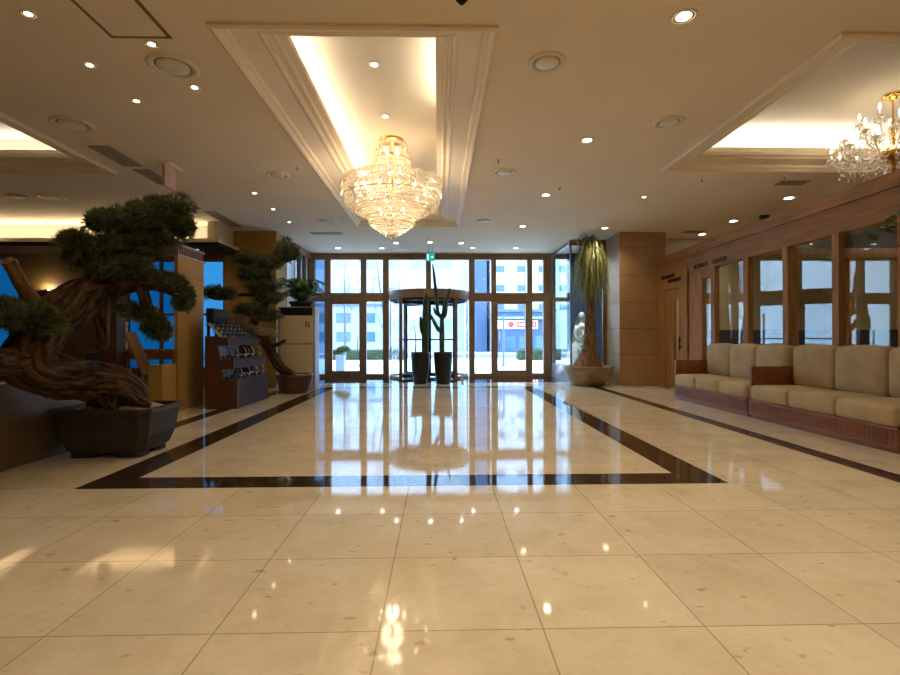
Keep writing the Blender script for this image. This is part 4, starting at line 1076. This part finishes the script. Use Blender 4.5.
# ------------------------------------------------------------------ lounge behind the bonsai
t = empty('side_table', (-5.2, 9.0, 0), 'plain brown timber table behind the large bonsai, by the screen wall', 'table')
MB().cushion(-5.75, -4.72, 8.95, 9.5, .97, 1.03, .008).build('table_top', 'wood', t)
for x, y in ((-5.66, 9.0), (-4.80, 9.0), (-5.66, 9.44), (-4.80, 9.44)): MB().box(x-.03, x+.03, y-.03, y+.03, 0, .97).build('leg', 'wood', t)
MB().box(-5.63, -4.83, 9.0, 9.03, .85, .97).build('apron', 'wood', t)
t = empty('menu_stand', (-5.1, 8.5, 0), 'timber stand with a steeply sloping pale board behind the large bonsai', 'menu stand')
MB().bar((-5.30, 8.5, 1.34), (-4.98, 8.5, .62), .30, .03).build('board', 'wood', t)
MB().bar((-5.12, 8.52, 0.01), (-5.12, 8.52, .92), .05).build('post', 'wood_red', t)
MB().box(-5.32, -4.92, 8.36, 8.68, 0, .03).build('base', 'wood_red', t)
t = empty('pale_pillar', (-6.35, 10.0, 0), 'slim pale grey post standing before the blue lounge windows', 'post')
MB().box(-6.47, -6.26, 9.9, 10.1, 0, .62).build('plinth', 'marble_grey', t)
MB().lathe([(.085, .62), (.085, 1.50), (.10, 1.52), (.10, 1.56), (.001, 1.56)], (-6.365, 10.0, 0), 16).build('shaft', 'white_paint', t)
t = empty('wall_sconce', (-9.8, 12.5, 2.45), 'small bowl wall lamp glowing on the dark lounge wall', 'wall lamp')
MB().box(-9.86, -9.74, 12.46, 12.503, 2.28, 2.5).build('backplate', 'gold', t)
MB().lathe([(.02, 2.26), (.10, 2.32), (.17, 2.44), (.16, 2.44), (.09, 2.34), (.001, 2.30)], (-9.8, 12.36, 0), 20, cap=False).build('bowl', 'wood_red', t)
MB().ball((-9.8, 12.36, 2.40), .04, .04, .05, 10, 7).build('bulb', 'bulb', t)
light('sconce_glow', 'POINT', (-9.8, 12.36, 2.50), 8, WARM, t, shadow_soft_size=.05)
for i, (x, y, rz, lb) in enumerate(((-7.4, 10.9, .4, 'dark lounge armchair nearer the slim pale post'), (-8.7, 10.6, -.3, 'dark lounge armchair below the glowing wall lamp'))):
    if i == 0:
        t = empty('armchair', (0, 0, 0), lb, 'armchair', 'dark lounge armchairs')
        MB().cushion(-.32, .32, -.32, .30, .22, .45, .05, (0, 0, .02)).build('seat', 'navy', t)
        MB().cushion(-.34, .34, .22, .38, .20, .95, .06).build('backrest', 'navy', t)
        for s_ in (-1, 1): MB().cushion(s_*.40-.06, s_*.40+.06, -.34, .36, .18, .64, .04).build('armrest', 'navy', t)
        for sx in (-1, 1):
            for sy in (-1, 1): MB().tube([(sx*.34, sy*.28, 0), (sx*.34, sy*.28, .24)], [.018, .025], 8).build('leg', 'wood_red', t)
        proto = t
    else: t = copy_tree(proto); t['label'] = lb
    setloc(t, (x, y, 0), rz)

# business centre furniture seen through the panes
t = empty('long_desk', (7.9, 11.6, 0), 'long dark desk behind the low divider inside the glazed business centre', 'desk')
MB().cushion(6.3, 10.3, 11.0, 11.75, .70, .74, .008).build('desk_top', 'navy', t)
for x in (6.32, 8.28, 10.24): MB().box(x, x+.04, 11.05, 11.7, 0, .70).build('leg', 'black_metal', t)
t = empty('divider_panel', (8.2, 10.9, 0), 'low dark navy divider panel seen through the business centre panes', 'divider')
MB().box(5.95, 10.5, 10.88, 10.93, .06, 1.40).build('panel', 'navy', t)
for x in (6.0, 8.2, 10.4): MB().box(x-.03, x+.03, 10.75, 10.87, 0, .06).box(x-.03, x+.03, 10.87, 10.94, 0, .06).build('foot', 'black_metal', t)
for i, x in enumerate((7.0, 8.0, 9.2)):
    lb = ('desk monitor nearest the timber door in the business centre', 'middle desk monitor in the business centre', 'desk monitor farthest along the long desk in the business centre')[i]
    if i == 0:
        t = empty('monitor', (0, 0, 0), lb, 'monitor', 'monitors on the business centre desk')
        MB().cushion(-.25, .25, -.02, .02, .12, .44, .008).build('screen', 'black', t)
        MB().box(-.03, .03, -.015, .03, .01, .14).box(-.11, .11, -.08, .09, 0, .012).build('monitor_stand', 'black_metal', t); proto = t
    else: t = copy_tree(proto); t['label'] = lb
    setloc(t, (x, 11.4, .74), 0)

# ------------------------------------------------------------------ the street outside
struct(MB().box(-40, 45, 15.95, 31.5, -.2, -.01).build('pavement', 'paving'))
struct(MB().box(-60, 65, 31.5, 41.5, -.25, -.06).build('road', 'asphalt'))
struct(MB().box(-60, 65, 41.5, 70, -.2, -.01).build('pavement_far', 'paving'))
def building(label, x0, x1, y0, y1, h, wallm, wx, wz, ww, wh, z0=1.0, winm='window_dark', zmax=None):
    t = empty('building', ((x0+x1)/2, y0, 0), label, 'building', None)
    MB().box(x0, x1, y0, y1, -.02, h).build('facade', wallm, t)
    MB().box(x0-.15, x1+.15, y0-.15, y1+.15, h, h+.25).build('roof_edge', 'facade_grey', t)
    x = x0+.6
    n = 0
    while x+ww < x1-.3:
        z = z0
        while z+wh < min(h-.3, zmax or 99):
            MB().box(x, x+ww, y0-.03, y0+.05, z, z+wh).build('window', winm, t); n += 1
            z += wz
        x += wx
    return t
building('long pale office block across the street behind the revolving door', -14, 3.4, 50, 60, 16, 'facade_white', 2.6, 3.2, 1.7, 1.3, 2.0, 'facade_pale', 12)
building('low pale house across the street seen through the left swing door', -12, -5.2, 44, 49, 4.2, 'facade_pale', 2.2, 1.7, 1.3, .9, 1.0)
building('narrow dark blue tower across the street right of the revolving door', 3.6, 4.6, 47, 56, 14, 'facade_blue', .9, 1.7, .5, .9, 3.0, 'facade_grey')
w = building('white block with small square windows above the shop across the street', 4.95, 14, 47.2, 56, 15, 'facade_white', 2.05, 1.85, .8, .62, 4.0)
s_ = building('blue grey shop front with a red and white sign across the street', 5.2, 10.6, 44.5, 46.7, 3.7, 'facade_blue', 1.5, 9, 1.2, 1.15, .35, 'window_dark')
b = MB().box(5.3, 9.0, 44.36, 44.47, 2.15, 2.95).build('sign_board', 'sign_white', s_)
m = MB().box(7.1, 8.85, 44.33, 44.36, 2.28, 2.82)
m.lathe([(.001, 44.33), (.27, 44.33), (.27, 44.37), (.001, 44.37)], (0, 0, 0), 16)
m.v[8:] = [(6.55+x, z, 2.55+y) for x, y, z in m.v[8:]]
m.build('sign_lettering', 'sign_red', b)
m = MB()
for k in range(7): m.box(7.25+k*.22, 7.37+k*.22, 44.31, 44.335, 2.42, 2.68)
m.build('sign_lettering', 'sign_white', b)
MB().box(5.1, 10.7, 44.0, 44.5, 3.05, 3.25).build('awning', 'facade_pale', s_)
def hedge(label, x0, x1, y0, y1, h, seed):
    r = random.Random(seed); t = empty('clipped_hedge', ((x0+x1)/2, (y0+y1)/2, -.01), label, 'hedge', 'clipped hedges along the street')
    MB().cushion(x0, x1, y0, y1, -.01, h*.92, .12).build('dark_core', 'needles_core', t)  # solid dark core under the leaves
    m = MB()
    for _ in range(int((x1-x0)*320)):
        f_ = r.random(); x = r.uniform(x0, x1)
        if f_ < .55: p = Vector((x, y0, r.uniform(.03, h)))
        else: p = Vector((x, r.uniform(y0, y1), h*.93))
        d = Vector((r.uniform(-1, 1), r.uniform(-1, .3), r.uniform(-.2, 1))).normalized()*.09; w = Vector((r.uniform(-1, 1), r.uniform(-1, 1), r.uniform(-1, 1))).normalized()*.03
        m.add([p, p+d*.5+w, p+d, p+d*.5-w], [(0, 1, 2, 3)])
    m.build('foliage', 'hedge', t)
hedge('clipped green hedge seen through the left doors', -6.5, -1.9, 29.2, 30.2, .6, 1)
hedge('clipped green hedge seen low through the right swing door', 4.6, 9.5, 28.2, 29.2, .62, 2)
def bare_tree(label, x, y, h, seed, lean=0):
    r = random.Random(seed); t = empty('bare_tree', (x, y, -.01), label, 'tree', 'bare street trees')
    m = MB(); limb(m, [(x, y, -.05, .09), (x+.03, y, h*.25, .07), (x+lean*.3, y, h*.5, .05), (x+lean, y, h, .012)], 7, .05, seed, 4); m.build('trunk', 'tree_bark_far', t)
    m = MB()
    def br(p, d, L, rad, lv):
        q = [p]; 
        for i in range(4): d = (d+Vector((r.uniform(-.25, .25), r.uniform(-.25, .25), r.uniform(-.02, .22)))).normalized(); q.append(q[-1]+d*L/4)
        m.tube(q, [rad, rad*.85, rad*.7, rad*.5, rad*.3], 4)
        if lv < 2:
            for k in range(4):
                i = r.choice((1, 2, 3, 4)); br(q[i], (d+Vector((r.uniform(-.9, .9), r.uniform(-.9, .9), r.uniform(-.1, .6)))).normalized(), L*.6, rad*.5, lv+1)
    for k in range(9):
        f_ = .32+.62*k/9; a = r.uniform(0, 2*PI); br(Vector((x+lean*f_*.6, y, h*f_)), Vector((math.cos(a), math.sin(a), .9)).normalized(), h*.38*(1.1-f_*.6), .03*(1.15-f_), 0)
    m.build('branches', 'tree_bark_far', t)
bare_tree('thin bare tree outside behind the left swing door', -4.9, 25.5, 5.2, 3)
bare_tree('bare tree with steep branches seen through the narrow pane left of the revolving door', -2.35, 22.0, 5.0, 5, -.5)
bare_tree('pale bare tree outside before the dark blue tower', 3.0, 27.0, 4.6, 8)
bare_tree('bare tree outside before the white block, behind the right swing door', 5.3, 30.0, 6.5, 13)
def post(label, x, y, h):
    t = empty('street_post', (x, y, -.01), label, 'post', 'dark street posts')
    MB().lathe([(.11, -.01), (.11, .05), (.05, .07), (.045, h), (.001, h+.02)], (x, y, 0), 12).build('shaft', 'pole_blue', t)
post('dark blue street post seen through the left swing door', -3.55, 22.3, 2.35)
post('dark blue street post seen through the right swing door', 2.95, 22.3, 2.3)
t = empty('planter_box', (-3.62, 18.1, -.01), 'tall pale planter box with round bush outside the left swing door', 'planter')
MB().cushion(-3.78, -3.47, 17.95, 18.25, -.01, .64, .012).build('box', 'facade_pale', t)
for x, z, r_ in ((-3.78, .75, .17), (-3.48, .86, .22), (-3.62, .78, .16)):
    o = needle_pad('bush', t, (x, 18.1, z), r_*1.25, r_, r_*.75, 160, .05, int(z*100)); o.data.materials[0] = MATS['hedge']

# daylight: pale bluish overcast sky
W = bpy.data.worlds.new('sky'); S.world = W; W.use_nodes = True
nt = W.node_tree; nt.nodes.clear()
out = nt.nodes.new('ShaderNodeOutputWorld'); bg = nt.nodes.new('ShaderNodeBackground')
tc = nt.nodes.new('ShaderNodeTexCoord'); sx = nt.nodes.new('ShaderNodeSeparateXYZ'); cr = nt.nodes.new('ShaderNodeValToRGB')
nt.links.new(tc.outputs['Generated'], sx.inputs[0]); nt.links.new(sx.outputs[2], cr.inputs[0])
cr.color_ramp.elements[0].color = (.54, .77, 1, 1); cr.color_ramp.elements[1].color = (.48, .68, 1, 1)
nt.links.new(cr.outputs[0], bg.inputs[0]); bg.inputs[1].default_value = 7.0
nt.links.new(bg.outputs[0], out.inputs[0])

# ------------------------------------------------------------------ camera
cam = bpy.data.cameras.new('camera'); co = bpy.data.objects.new('camera', cam); COL.objects.link(co)
cam.sensor_width = 36; cam.lens = 489.4/900*36; cam.clip_start = .05; cam.clip_end = 300
R_ = Vector((.99974423, -.0224882, -.00239998)); F_ = Vector((.02249791, .99973848, .0041)); U_ = Vector((.00230715, -.00415293, .99998872))
M_ = Matrix(((R_.x, U_.x, -F_.x, 0), (R_.y, U_.y, -F_.y, 0), (R_.z, U_.z, -F_.z, 1.2), (0, 0, 0, 1)))
co.matrix_world = M_
S.camera = co
S.cycles.max_bounces = 10; S.cycles.diffuse_bounces = 5; S.cycles.transparent_max_bounces = 24
S.cycles.sample_clamp_indirect = 6
